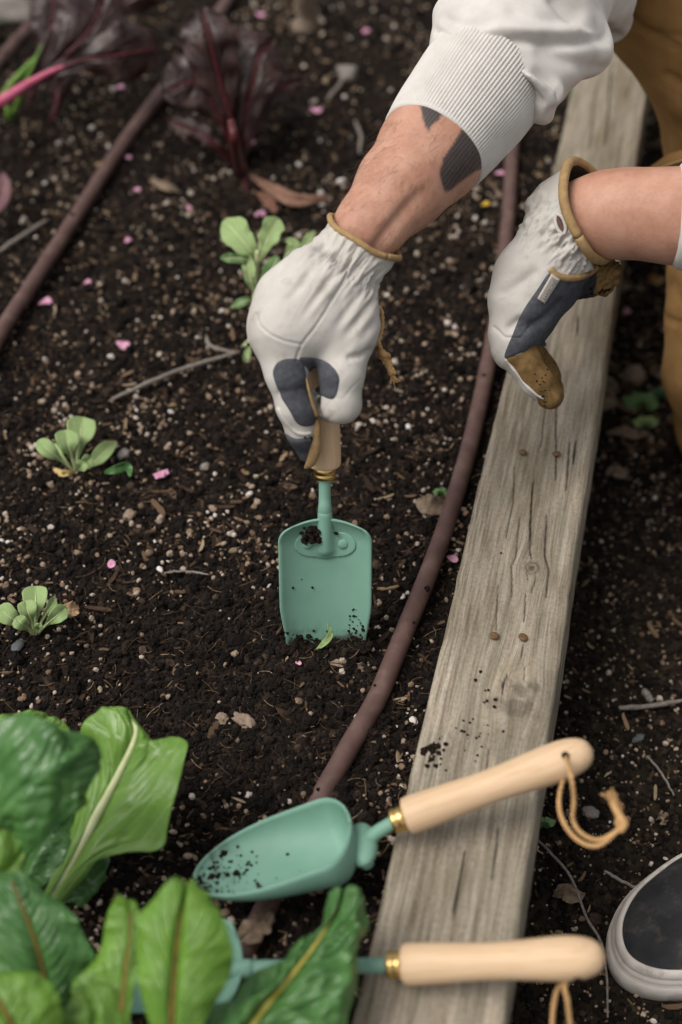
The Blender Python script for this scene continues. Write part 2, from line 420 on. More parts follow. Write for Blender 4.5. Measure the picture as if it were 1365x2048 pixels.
# ------------------------------------------------------------------ ground, bed soil, path
ZB = 0.05; ZPATH = -0.14
BO = at(886, 1277, z=ZB); BW = 0.092
BA = math.radians(12.9); BL = np.array([math.sin(BA), math.cos(BA), 0]); BR = np.array([math.cos(BA), -math.sin(BA), 0])
def bpos(l, r, z=0): return BO+BL*l+BR*r+np.array([0, 0, z])
def blr(px, py):
    q = at(px, py, z=ZB)-BO; return q@BL, q@BR
def bedge(y): return BO[0]+(y-BO[1])*BL[0]/BL[1]
def bed_z(x, y, fine=True):
    x = np.asarray(x, float); y = np.asarray(y, float)
    z = .012*vnoise(x*6, y*6, s=1)+.009*vnoise(x*15+3, y*15, s=2)+.006*vnoise(x*38, y*38, s=3)
    if fine:
        z = z+.0055*np.abs(vnoise(x*85, y*85, s=4))+.0045*np.abs(vnoise(x*170, y*170, s=5))+.0028*np.abs(vnoise(x*340, y*340, s=6))
    z = z+(.015+.006*vnoise(x*70, y*70, s=7))*np.exp(-((x+.012)/.05)**4-((y-.752)/.03)**2)        # soil heaped in front of the blade
    return z-.006
def path_z(x, y, fine=True):
    z = .014*vnoise(x*5, y*5, s=11)+.008*vnoise(x*17, y*17, s=12)
    if fine: z = z+.004*np.abs(vnoise(x*80, y*80, s=14))+.003*np.abs(vnoise(x*190, y*190, s=15))+.002*np.abs(vnoise(x*370, y*370, s=16))
    return z+ZPATH
def graded(a, b, lo, hi, s0, gr=1.06):
    core = list(np.arange(a, b, s0)); s = s0; x = core[-1]
    while x < hi: s *= gr; x += s; core.append(x)
    s = s0; x = core[0]; pre = []
    while x > lo: s *= gr; x -= s; pre.append(x)
    return np.array(pre[::-1]+core)
ys = graded(.42, 1.75, -.6, 5.5, .0021)
xs = np.array(list(graded(.012, .62, .0119, 3.2, .0023)))
Y, XI = np.meshgrid(ys, xs, indexing='ij'); X = bedge(Y)+.02-XI
Z = bed_z(X, Y)
mk('garden_bed_soil', np.stack([X, Y, Z], -1).reshape(-1, 3), grid_faces(len(ys), len(xs))[:, ::-1], MAT['soil'], kind='structure', smooth=True)
ys2 = graded(.4, 1.6, -.6, 5.5, .0032); xs2 = graded(.0, .33, -.0001, 3.5, .0032)
Y, XI = np.meshgrid(ys2, xs2, indexing='ij'); X = bedge(Y)+.04+XI
mk('path_ground', np.stack([X, Y, path_z(X, Y)], -1).reshape(-1, 3), grid_faces(len(ys2), len(xs2)), MAT['path'], kind='structure')
gx = np.linspace(-60, 60, 40); Yg, Xg = np.meshgrid(gx, gx, indexing='ij')
mk('ground', np.stack([Xg, Yg, np.full_like(Xg, ZPATH-.05)], -1).reshape(-1, 3), grid_faces(40, 40), MAT['path'], kind='structure')

# ------------------------------------------------------------------ timber edging
def board_mat():
    m, n, l, b = M('weathered_timber')
    def A(k):
        a = n.new('ShaderNodeAttribute'); a.attribute_name = k; return a.outputs['Fac']
    gr, gl, cr, kn = A('gr'), A('gl'), A('crack'), A('knot')
    cx = n.new('ShaderNodeCombineXYZ'); l.new(mathn(n, l, 'MULTIPLY', gr, 1.), cx.inputs[0]); l.new(mathn(n, l, 'MULTIPLY', gl, .035), cx.inputs[1])
    cy = n.new('ShaderNodeCombineXYZ'); l.new(gr, cy.inputs[0]); l.new(mathn(n, l, 'MULTIPLY', gl, .3), cy.inputs[1])
    t1 = noise(n, l, 150, 8, cx.outputs[0], .65); t2 = noise(n, l, 620, 4, cx.outputs[0], .6); t3 = noise(n, l, 26, 5, cy.outputs[0]); t4 = noise(n, l, 60, 7, cy.outputs[0], .7)
    r = ramp(n, [(.26, (.16, .133, .102)), (.42, (.25, .217, .175)), (.56, (.32, .283, .235)), (.74, (.42, .38, .325))]); l.new(t1.outputs['Fac'], r.inputs[0])
    r3 = ramp(n, [(.3, (.62, .58, .49)), (.5, (.95, .95, .92)), (.7, (1.2, 1.16, 1.1))]); l.new(t3.outputs['Fac'], r3.inputs[0])
    c = mix(n, l, 1., r.outputs[0], r3.outputs[0], 'MULTIPLY')
    r2 = ramp(n, [(.36, (.5, .46, .42)), (.54, (1.04, 1.04, 1.04)), (.7, (1.16, 1.15, 1.13))]); l.new(t2.outputs['Fac'], r2.inputs[0])
    c = mix(n, l, .65, c, mix(n, l, 1., c, r2.outputs[0], 'MULTIPLY'))
    gw = mathn(n, l, 'SINE', mathn(n, l, 'ADD', mathn(n, l, 'MULTIPLY', gr, 900.), mathn(n, l, 'MULTIPLY', t3.outputs['Fac'], 9.)))
    rg = ramp(n, [(.0, (.76, .70, .6)), (.45, (1, 1, 1)), (1, (1.06, 1.05, 1.04))]); l.new(mathn(n, l, 'MULTIPLY', mathn(n, l, 'ADD', gw, 1.), .5), rg.inputs[0])
    c = mix(n, l, .42, c, mix(n, l, 1., c, rg.outputs[0], 'MULTIPLY'))
    cz = n.new('ShaderNodeCombineXYZ'); l.new(gr, cz.inputs[0]); l.new(mathn(n, l, 'MULTIPLY', gl, .7), cz.inputs[1])
    t5 = noise(n, l, 420, 8, cz.outputs[0], .75); r5 = ramp(n, [(.34, (.62, .58, .53)), (.5, (.98, .98, .98)), (.68, (1.2, 1.2, 1.2))]); l.new(t5.outputs['Fac'], r5.inputs[0]); c = mix(n, l, .8, c, mix(n, l, 1., c, r5.outputs[0], 'MULTIPLY'))
    r4 = ramp(n, [(.5, (0, 0, 0)), (.68, (1, 1, 1))]); l.new(t4.outputs['Fac'], r4.inputs[0])
    c = mix(n, l, mathn(n, l, 'MULTIPLY', r4.outputs[0], .35), c, (.20, .195, .115))          # a breath of green algae
    c = mix(n, l, kn, c, (.055, .042, .03)); c = mix(n, l, cr, c, (.02, .014, .009))
    l.new(c, b.inputs['Base Color']); b.inputs['Roughness'].default_value = .85; b.inputs['Specular IOR Level'].default_value = .2
    h = mathn(n, l, 'ADD', mathn(n, l, 'MULTIPLY', t1.outputs['Fac'], .6), mathn(n, l, 'MULTIPLY', t2.outputs['Fac'], .6))
    bumpn(n, l, h, .5, .0012, b); return m
MAT['timber'] = board_mat()
KN = [(*blr(1065, 1135), .007, .8), (*blr(1042, 1385), .013, .6)]
CRK = [[(1030, 930), (1026, 1010), (1012, 1075)], [(1116, 750), (1113, 850), (1112, 960)], [(1068, 955), (1062, 1040), (1060, 1090)], [(1040, 1030), (1032, 1110), (1024, 1130), (1024, 1200)],
       [(1094, 1030), (1090, 1110), (1098, 1140), (1092, 1195)], [(1052, 1142), (1057, 1160)], [(1076, 1142), (1066, 1175), (1064, 1195)], [(1052, 1190), (1048, 1240)], [(1060, 1090), (1064, 1120)], [(997, 1170), (992, 1265)],
       [(1046, 1285), (1043, 1320)], [(1018, 1345), (1008, 1368), (1006, 1392)], [(1050, 1330), (1048, 1360)], [(1110, 560), (1108, 600)], [(1157, 630), (1155, 670)], [(1100, 720), (1085, 880), (1078, 905)],
       [(1140, 880), (1132, 990)], [(1152, 880), (1148, 930)], [(978, 1500), (960, 1620)], [(1000, 1640), (985, 1760)], [(930, 1700), (905, 1840)], [(1085, 650), (1070, 800)], [(1190, 180), (1180, 300)], [(1225, 120), (1212, 290)]]
CRK = [[blr(*p) for p in c] for c in CRK]
prof = []
th = .038; rl = .004; rr = .005
for z in np.linspace(-th, -rl, 6): prof.append((0, z))
for a in np.linspace(0, math.pi/2, 5)[1:]: prof.append((rl-rl*math.cos(a), -rl+rl*math.sin(a)))
for r in np.linspace(rl, BW-rr, 84)[1:]: prof.append((r, 0))
for a in np.linspace(0, math.pi/2, 8)[1:]: prof.append((BW-rr+rr*math.sin(a), -rr+rr*math.cos(a)))
for z in np.linspace(-rr, -th, 5)[1:]: prof.append((BW, z))
for r in np.linspace(BW, 0, 12)[1:-1]: prof.append((r, -th))
prof = np.array(prof); prof[:, 0] += np.where((prof[:, 0] > BW-.001) & (prof[:, 1] < -.004), (-prof[:, 1]-.004)*.11, 0); ls = graded(-.25, .65, -.75, 3.2, .0021)
Lg, K = np.meshgrid(ls, np.arange(len(prof)), indexing='ij'); R_ = prof[K, 0]; Zp = prof[K, 1]
gr = R_.copy()
for kl, kr, ks, amt in KN:       # grain lines swing round the knots
    dl, dr = (Lg-kl)/(ks*2.6), (R_-kr)/(ks*1.6); gr = gr-amt*(R_-kr)*np.exp(-dl*dl-dr*dr)
gr = gr+.0022*vnoise(Lg*9, R_*20, s=21)+.05*np.maximum(0, -Zp)
crack = np.zeros_like(R_)
for k, c in enumerate(CRK):
    f, p = linesd(Lg.ravel(), R_.ravel()+.0007*vnoise(Lg*90, R_*0, s=30+k).ravel(), c), None
    w = (.0009+.0004*(k % 3)/2); tp = ss(0, .012, Lg-min(q[0] for q in c))*ss(0, .012, max(q[0] for q in c)-Lg); crack = np.maximum(crack, ss(w, w*.3, f.reshape(crack.shape)/(.35+.65*tp))*(.75+.25*((k*7) % 3)/2))
crack *= (Zp > -.003)
knot = np.zeros_like(R_)
for (kl, kr, ks, a), (m0, m1) in zip(KN, ((.85, .95), (.5, .8))):
    q = np.hypot((Lg-kl)/(ks*1.05), (R_-kr)/(ks*.9)); n_ = .5*vnoise(Lg*160, R_*160, s=23)
    knot = np.maximum(knot, np.maximum(m0*ss(.55, .2, q+n_*.6), m1*np.exp(-((q-.85)/.13)**2)*(.85 if a > .7 else .3)))
for px, py, w, h, m in ((1044, 1374, 30, 11, .6), (1030, 1412, 42, 12, .5), (1092, 1400, 12, 40, .25), (960, 1480, 60, 20, .15)):
    kl, kr = blr(px, py); q = np.hypot((Lg-kl)/(h/FPX*1.3*1.45), (R_-kr)/(w/FPX*1.3)); knot = np.maximum(knot, m*ss(1.25, .25, q+1.3*vnoise(Lg*130, R_*190, s=25)+.7*vnoise(Lg*420, R_*520, s=24)))
P = BO+Lg[..., None]*BL+(R_+(.0012*vnoise(Lg*9, R_*0+Zp*20, s=26)+.0010*vnoise(Lg*70, Zp*60, s=27))*((K < 12) | (R_ > BW-.012)))[..., None]*BR
P[..., 2] += Zp-.0014*crack-.0006*np.abs(vnoise(gr*700, Lg*18, s=28))*(Zp > -.002)+.0012*vnoise(Lg*7, R_*20, s=29)
edging = root('timber_edging', bpos(.2, .045, -ZB), 'weathered grey timber plank edging the raised bed, nailed and cracked', 'timber edging')
pl = mk('cap_plank', P.reshape(-1, 3), grid_faces(len(ls), len(prof), True)[:, ::-1], MAT['timber'], edging)
for k_, v_ in (('gr', gr), ('gl', Lg), ('crack', crack), ('knot', knot)): attr(pl, k_, v_.ravel())
V = []
for l in np.linspace(-.75, 3.2, 40):
    for r, z in ((.014, -.0385), (.05, -.0385), (.05, -.24), (.014, -.24)): V.append(bpos(l, r, z))
sb = mk('side_board', V, [tuple(f) for f in grid_faces(40, 4, True)][::1], MAT['timber'], edging, smooth=False)
q = np.array(V)-BO; attr(sb, 'gr', q[:, 2]+q@BR); attr(sb, 'gl', q@BL); attr(sb, 'crack', np.zeros(len(V))); attr(sb, 'knot', np.zeros(len(V)))
for px, py in ((1046, 908), (1113, 911), (988, 1275), (1046, 1278)):
    l, r = blr(px, py); v, f = lathe([(0.0014, -.012), (.0014, -.0006), (.0042, -.0002), (.0046, .0004), (.0044, .001), (.003, .0014), (.0008, .0015)], 14)
    tl = np.array([[1, 0, random.uniform(-.15, .15)], [0, 1, random.uniform(-.15, .15)], [0, 0, 1]]); v = v@tl
    mk('nail', v*np.array([.84, .84, 1.2])+bpos(l, r, .0016), f, MAT['nail'], edging)

# ------------------------------------------------------------------ loose stuff on the ground
def scatter(name, pos, rot, siz, tint, shape, mat, sub=2, nvar=6, amp=.75, fr=1.4, parent=None):
    me = bpy.data.meshes.new(name); me.vertices.add(len(pos)); me.vertices.foreach_set('co', np.asarray(pos, np.float32).ravel())
    for k, v, ty in (('rot', rot, 'FLOAT_VECTOR'), ('siz', siz, 'FLOAT_VECTOR')):
        a = me.attributes.new(k, ty, 'POINT'); a.data.foreach_set('vector', np.asarray(v, np.float32).ravel())
    a = me.attributes.new('tint', 'FLOAT', 'POINT'); a.data.foreach_set('value', np.asarray(tint, np.float32))
    a = me.attributes.new('var', 'INT', 'POINT'); a.data.foreach_set('value', rng.integers(0, nvar, len(pos)).astype(np.int32))
    o = bpy.data.objects.new(name, me); COL.objects.link(o); o['kind'] = 'stuff'; me.materials.append(mat)
    if parent is not None: o.parent = parent
    gtr = bpy.data.node_groups.new(name, 'GeometryNodeTree')
    gtr.interface.new_socket('Geometry', in_out='INPUT', socket_type='NodeSocketGeometry'); gtr.interface.new_socket('Geometry', in_out='OUTPUT', socket_type='NodeSocketGeometry')
    n, l = gtr.nodes, gtr.links
    gi, go = n.new('NodeGroupInput'), n.new('NodeGroupOutput'); jn = n.new('GeometryNodeJoinGeometry')
    for k in range(nvar):
        s = n.new('GeometryNodeMeshIcoSphere'); s.inputs['Radius'].default_value = 1; s.inputs['Subdivisions'].default_value = sub
        ps = n.new('GeometryNodeInputPosition'); nt = n.new('ShaderNodeTexNoise'); nt.inputs['Scale'].default_value = fr; nt.inputs['Detail'].default_value = 2
        ad = n.new('ShaderNodeVectorMath'); ad.operation = 'ADD'; ad.inputs[1].default_value = (k*7.3, k*3.1, k*5.7); l.new(ps.outputs[0], ad.inputs[0]); l.new(ad.outputs[0], nt.inputs['Vector'])
        sb_ = n.new('ShaderNodeVectorMath'); sb_.operation = 'SUBTRACT'; sb_.inputs[1].default_value = (.5, .5, .5); l.new(nt.outputs['Color'], sb_.inputs[0])
        sc_ = n.new('ShaderNodeVectorMath'); sc_.operation = 'SCALE'; sc_.inputs['Scale'].default_value = amp*2.2; l.new(sb_.outputs[0], sc_.inputs[0])
        sp = n.new('GeometryNodeSetPosition'); l.new(s.outputs['Mesh'], sp.inputs['Geometry'])
        last = sc_.outputs[0]
        if shape == 'bend':
            sx = n.new('ShaderNodeSeparateXYZ'); l.new(ps.outputs[0], sx.inputs[0]); cb = n.new('ShaderNodeCombineXYZ')
            l.new(mathn(n, l, 'MULTIPLY', mathn(n, l, 'MULTIPLY', sx.outputs[0], sx.outputs[0]), 3.+k*1.5), cb.inputs[1])
            ad2 = n.new('ShaderNodeVectorMath'); ad2.operation = 'ADD'; l.new(last, ad2.inputs[0]); l.new(cb.outputs[0], ad2.inputs[1]); last = ad2.outputs[0]
        l.new(last, sp.inputs['Offset'])
        sm = n.new('GeometryNodeSetMaterial'); sm.inputs['Material'].default_value = mat; l.new(sp.outputs[0], sm.inputs[0])
        gg = n.new('GeometryNodeGeometryToInstance'); l.new(sm.outputs[0], gg.inputs[0]); l.new(gg.outputs[0], jn.inputs[0])
    ip = n.new('GeometryNodeInstanceOnPoints'); l.new(gi.outputs[0], ip.inputs['Points']); l.new(jn.outputs[0], ip.inputs['Instance']); ip.inputs['Pick Instance'].default_value = True
    def na(k, ty):
        a = n.new('GeometryNodeInputNamedAttribute'); a.data_type = ty; a.inputs['Name'].default_value = k; return [s for s in a.outputs if s.enabled][0]
    l.new(na('var', 'INT'), ip.inputs['Instance Index'])
    l.new(na('rot', 'FLOAT_VECTOR'), ip.inputs['Rotation'])
    l.new(na('siz', 'FLOAT_VECTOR'), ip.inputs['Scale']); l.new(ip.outputs[0], go.inputs[0])
    md = o.modifiers.new('scatter', 'NODES'); md.node_group = gtr
    return o
def bed_pts(n, margin=.004):
    """random points on the bed inside (a little more than) the view"""
    out = np.zeros((0, 2))
    while len(out) < n:
        y = rng.uniform(.36, 2.7, n*2); w = .06+.34*y*1.05
        x = rng.uniform(-1, 1, n*2)*w
        k = x < bedge(y)-margin
        near = rng.random(n*2) < np.clip(1.45/(y+.3), 0, 1)
        out = np.vstack([out, np.stack([x, y], 1)[k & near]])
    return out[:n]
def path_pts(n):
    out = np.zeros((0, 2))
    while len(out) < n:
        y = rng.uniform(.36, 2.5, n*2); x = bedge(y)+rng.uniform(.06, .62, n*2); k = x < .12+.36*y*1.15
        out = np.vstack([out, np.stack([x, y], 1)[k]])
    return out[:n]
def rots(n, flat=False):
    r = rng.uniform(0, 2*np.pi, (n, 3))
    if flat: r[:, :2] = rng.normal(0, .28, (n, 2))
    return r
def dug(x, y):
    """1 where the soil has just been turned (left of and below the blade), so few pale grains lie on top"""
    return np.clip(1.2*np.exp(-(((x+.16)/.2)**2+((y-.70)/.13)**2))+.7*np.exp(-(((x+.02)/.1)**2+((y-.80)/.1)**2)), 0, 1)
n = 170000; p = bed_pts(n, -.008); s = rng.lognormal(math.log(.0012), .45, n); s = np.clip(s, .0006, .0055)
z = bed_z(p[:, 0], p[:, 1])+s*.3
scatter('soil_crumbs', np.column_stack([p, z]), rots(n), s[:, None]*rng.uniform(.7, 1.3, (n, 3)), np.clip(rng.beta(1.6, 2.2, n), 0, 1), 'lump', MAT['clod_i'], sub=2)
n = 1700; p = bed_pts(n); s = np.clip(rng.lognormal(math.log(.0034), .3, n), .002, .0068)
scatter('soil_clods', np.column_stack([p, bed_z(p[:, 0], p[:, 1], False)+s*.35+.003]), rots(n), s[:, None]*rng.uniform(.6, 1.3, (n, 3)), rng.beta(1.4, 3.2, n)*.8, 'lump', MAT['clod_i'], sub=3, amp=.85, fr=2.2)
n = 45000; p = path_pts(n); s = np.clip(rng.lognormal(math.log(.0017), .4, n), .0007, .006)
z = path_z(p[:, 0], p[:, 1])+s*.3
scatter('path_crumbs', np.column_stack([p, z]), rots(n), s[:, None]*rng.uniform(.7, 1.3, (n, 3)), np.clip(rng.beta(1.4, 1.9, n), 0, 1), 'lump', MAT['clod_i'], sub=2)
# pale grains: the small ones as stuff
def keep(p, k=.85, lo=.25):
    c = ss(-.25, .25, vnoise(p[:, 0]*9, p[:, 1]*9, s=41)+.6*vnoise(p[:, 0]*26, p[:, 1]*26, s=42))
    return rng.random(len(p)) < (lo+(1-lo)*c)*(1-k*dug(p[:, 0], p[:, 1]))
p = bed_pts(25000); p = p[keep(p)]; n = len(p); s = np.clip(rng.lognormal(math.log(.00108), .5, n), .0005, .0028)
scatter('perlite_grains', np.column_stack([p, bed_z(p[:, 0], p[:, 1])+s*.8+.0012]), rots(n), s[:, None]*rng.uniform(.65, 1.35, (n, 3)), rng.beta(1.4, 2.5, n), 'lump', MAT['grain_i'], sub=2, amp=.62)
p = path_pts(12000); n = len(p); s = np.clip(rng.lognormal(math.log(.0009), .45, n), .0004, .0026)
scatter('path_grit', np.column_stack([p, path_z(p[:, 0], p[:, 1])+s*.8+.001]), rots(n), s[:, None]*rng.uniform(.65, 1.35, (n, 3)), rng.beta(1.2, 2.6, n), 'lump', MAT['grain_i'], sub=2, amp=.5)
p = bed_pts(9000); p = p[keep(p, .75, .45)]; n = len(p); s = np.clip(rng.lognormal(math.log(.0031), .5, n), .0012, .009)
scatter('bark_bits', np.column_stack([p, bed_z(p[:, 0], p[:, 1])+.0024]), rots(n, True), np.column_stack([s, s*rng.uniform(.15, .4, n), np.full(n, .0007)]), rng.beta(1.3, 1.7, n), 'lump', MAT['chip_i'], sub=2, amp=.45)
p = path_pts(5000); n = len(p); s = np.clip(rng.lognormal(math.log(.0036), .6, n), .0012, .02)*(.45+1.05*ss(.85, 1.4, p[:, 1]))
scatter('path_litter', np.column_stack([p, path_z(p[:, 0], p[:, 1])+.0026]), rots(n, True), np.column_stack([s, s*rng.uniform(.15, .45, n), np.full(n, .0008)]), rng.beta(1.2, 2.2, n), 'lump', MAT['chip_i'], sub=2, amp=.45)
p = bed_pts(3600); n = len(p); s = rng.uniform(.002, .009, n)
scatter('root_fibres', np.column_stack([p, bed_z(p[:, 0], p[:, 1])+.0035]), rots(n, True), np.column_stack([s, np.full(n, .0002), np.full(n, .0002)]), rng.beta(2, 2, n), 'bend', MAT['chip_i'], sub=3, amp=.35, fr=2.5)

# individual pebbles and chips (the ones large enough to pick out)
def lump(seed, sub=1, amp=.3, fl=(1, 1, 1)):
    v, f = ico(sub); v = v*(1+amp*2*vnoise(v[:, 0]*1.5+seed*9.1, v[:, 1]*1.5, v[:, 2]*1.5+seed, s=seed)+amp*.9*vnoise(v[:, 0]*4.1, v[:, 1]*4.1+seed, v[:, 2]*4.1, s=seed+1))[:, None]; return v*np.array(fl), f
pebs = [meshdata('pebble', *lump(60+k, 2 if k % 2 else 1, .42, (1, rnd, .7)), smooth=bool(k % 2)) for k, rnd in enumerate((.8, .65, .95, .75, .85, .6))]
for m_ in pebs: m_.materials.append(MAT['pebble'])
def splinter(seed):
    r_ = np.random.default_rng(seed); C = np.linspace(-1, 1, 6); V = []
    for i, c in enumerate(C):
        w = (1-.55*abs(c)**3)*r_.uniform(.75, 1.1); b_ = .25*c*c*r_.uniform(-.4, 1)
        for y_, z_ in ((-1, -1), (1, -1), (1, 1), (-1, 1)): V.append((c+r_.uniform(-.06, .06), y_*w*.22+b_*.6, z_*.07*r_.uniform(.7, 1.3)+.12*c*c))
    F = [tuple(f) for f in grid_faces(6, 4, True)]+[(3, 2, 1, 0), (20, 21, 22, 23)]
    return V, F
chps = [meshdata('bark_chip', *splinter(k), smooth=False) for k in range(7)]
for m_ in chps: m_.materials.append(MAT['chip'])
def piece(name, me, x, y, z, s, rot, label, cat, group):
    o = bpy.data.objects.new(name, me); COL.objects.link(o); o.location = (x, y, z); o.scale = s if hasattr(s, '__len__') else (s, s, s); o.rotation_euler = rot
    o['label'] = label; o['category'] = cat
    if group: o['group'] = group
    return o
def seen(p, lo=-20, hi=1385):
    px, py, d = proj(np.column_stack([p, np.zeros(len(p))])); return (px > lo) & (px < hi) & (py > 0) & (py < 2060)
LM_BED = [((650, 1150), 'trowel blade'), ((150, 900), 'upper left seedling'), ((65, 1230), 'left edge seedling'), ((270, 1580), 'big upright chard leaf'), ((570, 1700), 'green scoop'), ((520, 570), 'leafy seedling behind the glove'), ((350, 770), 'long grey twig'),
          ((100, 510), 'upper left hose'), ((270, 250), 'far stretch of the left hose'), ((480, 250), 'middle dark red chard'), ((150, 130), 'pink stalked red chard'), ((880, 990), 'tiny weed by the hose'), ((760, 1390), 'lower right hose'), ((940, 880), 'right hose beside the nails'), ((490, 1450), 'crumbly tan clod'), ((322, 962), 'crumpled blossom'), ((248, 700), 'bright pink petal'), ((760, 660), 'twine on the gripped handle'), ((370, 1160), 'thin pale twig'), ((720, 250), 'tattooed forearm'), ((960, 480), 'second glove'), ((640, 60), 'pale dry stalk')]
LM_PATH = [((1290, 830), 'green weed patch'), ((1268, 762), 'rounded tan stone'), ((1210, 560), 'second glove thumb'), ((1180, 950), 'upper nail pair'), ((1150, 1280), 'lower nail pair'), ((1300, 1425), 'straw coloured stick'), ((1180, 1632), 'upper twine loop'), ((1130, 1790), 'mottled path leaf'), ((1290, 1850), 'black shoe toe'), ((1320, 250), 'overall bib'), ((1320, 1600), 'fine dark stem')]
OCC = [[(0, 1420), (380, 1480), (360, 1700), (200, 1760), (330, 1780), (470, 1780), (740, 1780), (720, 2060), (0, 2060)], [(400, 1770), (600, 1590), (740, 1590), (800, 1640), (740, 1720), (440, 1830)], [(500, 640), (560, 520), (680, 420), (770, 230), (880, 0), (1365, 0), (1365, 130), (1200, 170), (960, 370), (800, 520), (750, 700), (720, 850), (680, 960), (600, 940)],
       [(560, 1035), (745, 1035), (745, 1310), (560, 1310)], [(960, 340), (1100, 320), (1365, 320), (1365, 540), (1240, 600), (1120, 720), (1120, 830), (980, 700)], [(1200, 1880), (1365, 1720), (1365, 2010), (1240, 2000)], [(440, 440), (580, 430), (560, 640), (500, 780), (470, 600)], [(300, 200), (560, 0), (570, 200), (520, 440), (470, 340)], [(0, 0), (320, 0), (320, 120), (100, 200), (0, 220)], [(1330, 540), (1365, 540), (1365, 900), (1330, 820)]]
ORD = ['nearest', 'second nearest', 'third nearest', 'fourth nearest', 'fifth nearest', 'sixth nearest', 'seventh nearest', 'eighth nearest', 'ninth nearest', 'tenth nearest']
def strew(cand, n, zf, LMS, noun, name, cat, group, meshes, size, rot):
    P3 = np.column_stack([cand, zf(cand[:, 0], cand[:, 1])]); px, py, _ = proj(P3)
    ok = (px > 4) & (px < 1360) & (py > 6) & (py < 2040)
    for po in OCC: ok &= polysd(px, py, po) < -6
    ok = np.nonzero(ok)[0][:n]; bins = {}
    for i in ok:
        dd_ = [math.hypot(px[i]-a, py[i]-b) for (a, b), _ in LMS]; j = int(np.argmin(dd_)); (a, b), nm = LMS[j]
        side = ('right of' if px[i] > a else 'left of') if abs(px[i]-a) > abs(py[i]-b) else ('below' if py[i] > b else 'above')
        bins.setdefault((nm, side), []).append((dd_[j], i))
    for (nm, side), lst in bins.items():
        for k, (_, i) in enumerate(sorted(lst)[:10]):
            x, y, z = P3[i]; s_ = size(x, y)
            lab = (ORD[k]+' ' if k < 10 else 'farther ')+noun+' '+side+' the '+nm
            piece(name, meshes[rng.integers(len(meshes))], x, y, float(z)+s_*(.45 if name == 'pebble' else .1)+(.001 if name == 'pebble' else .005), s_, (rng.normal(0, rot), rng.normal(0, rot), rng.uniform(0, 6.3)), lab, cat, group)
p = bed_pts(3000); p = p[keep(p, .92, .15)]
strew(p, 240, bed_z, LM_BED, 'pale pebble', 'pebble', 'pebble', 'pale pebbles scattered over the bed soil', pebs, lambda x, y: float(np.clip(rng.lognormal(math.log(.0023), .33), .0016, .0048))*(1+.25*max(0, y-1)), .4)
p = bed_pts(2000); p = p[keep(p, .85, .4)]
strew(p, 120, lambda x, y: bed_z(x, y, False), LM_BED, 'brown bark chip', 'bark_chip', 'bark chip', 'bark chips on the bed soil', chps, lambda x, y: float(np.clip(rng.lognormal(math.log(.0062), .4), .004, .014)), .2)
p = path_pts(1500)
strew(p, 85, lambda x, y: path_z(x, y, False), LM_PATH, 'brown wood chip', 'wood_chip', 'wood chip', 'wood chips on the path', chps, lambda x, y: float(np.clip(rng.lognormal(math.log(.009), .45), .005, .024))*(1.25 if y > 1.2 else .5), .2)
def bed_at(px, py):
    p_ = at(px, py, z=0.); 
    for _ in range(4): p_ = at(px, py, z=float(bed_z(p_[0], p_[1], False)))
    return p_
def path_at(px, py):
    p_ = at(px, py, z=ZPATH)
    for _ in range(4): p_ = at(px, py, z=float(path_z(p_[0], p_[1], False)))
    return p_
STONE = noisy('grey_stone', [(.3, (.13, .115, .1)), (.7, (.24, .215, .19))], 300, .85, .5, 700, .0008)
SLATE = noisy('slate', [(.3, (.07, .078, .082)), (.7, (.12, .128, .13))], 200, .7, .4, 500, .0008)
CLOD = noisy('pale_clod', [(.3, (.17, .125, .085)), (.7, (.29, .22, .165))], 260, .95, .7, 600, .0012)
def stone(name, px, py, rpx, mat, label, cat, fl=(1, .8, .6), sub=2, amp=.28, path=False, seed=None):
    c = path_at(px, py) if path else bed_at(px, py); d = (c-CAM)@FWD; r = rpx*d/FPX
    v, f = lump(seed if seed is not None else int(px), sub, amp, fl); a = px*.37; ca, sa = math.cos(a), math.sin(a)
    v = v@np.array([[ca, sa, 0], [-sa, ca, 0], [0, 0, 1]])
    mk(name, v*r+c+np.array([0, 0, r*.35+.0015]), f, mat, None, smooth=sub > 1, loc=c, label=label, cat=cat)
stone('slate_chip', 38, 1298, 19, SLATE, 'flat blue grey slate chip below the lower left seedling', 'stone', (1, .62, .4), 1, .18)
stone('grey_stone', 248, 916, 15, STONE, 'squarish grey stone right of the upper left seedling', 'stone', (1, .8, .75), 2, .3)
stone('grey_stone', 411, 939, 12, STONE, 'small rounded grey stone between pink blossom and green trowel blade', 'stone', (1, .8, .7))
stone('pale_clod', 260, 1038, 14, CLOD, 'crumbly pale clod lying below the pink blossom', 'soil clod', (1, .9, .8), 2, .5)
stone('pale_clod', 490, 1452, 24, CLOD, 'larger crumbly tan clod right of the big chard leaf', 'soil clod', (1, .6, .45), 3, .6)
stone('pale_clod', 444, 1445, 15, CLOD, 'smaller brown tan clod left of the larger clod', 'soil clod', (.9, .75, .5), 3, .6)
stone('field_stone', 25, 40, 50, STONE, 'large pale blurred stone at the top left corner of the bed', 'stone', (1.2, .8, .55), 2, .3)
stone('grey_stone', 695, 160, 24, STONE, 'lone grey stone far back in the bed, left of the ribbed cuff', 'stone', (1, .8, .7), 2, .3)
stone('tan_stone', 1268, 762, 24, CLOD, 'rounded tan stone beside green weeds on the path', 'stone', (1, .9, .8), 2, .25, True)
stone('tan_stone', 1180, 1632, 18, STONE, 'flat greyish brown stone on the path below the upper wooden handle', 'stone', (1, .8, .5), 2, .3, True)
stone('slate_chip', 1275, 1482, 15, SLATE, 'bluish slate chip on the path right of the upper handle end', 'stone', (1, .6, .4), 1, .2, True)

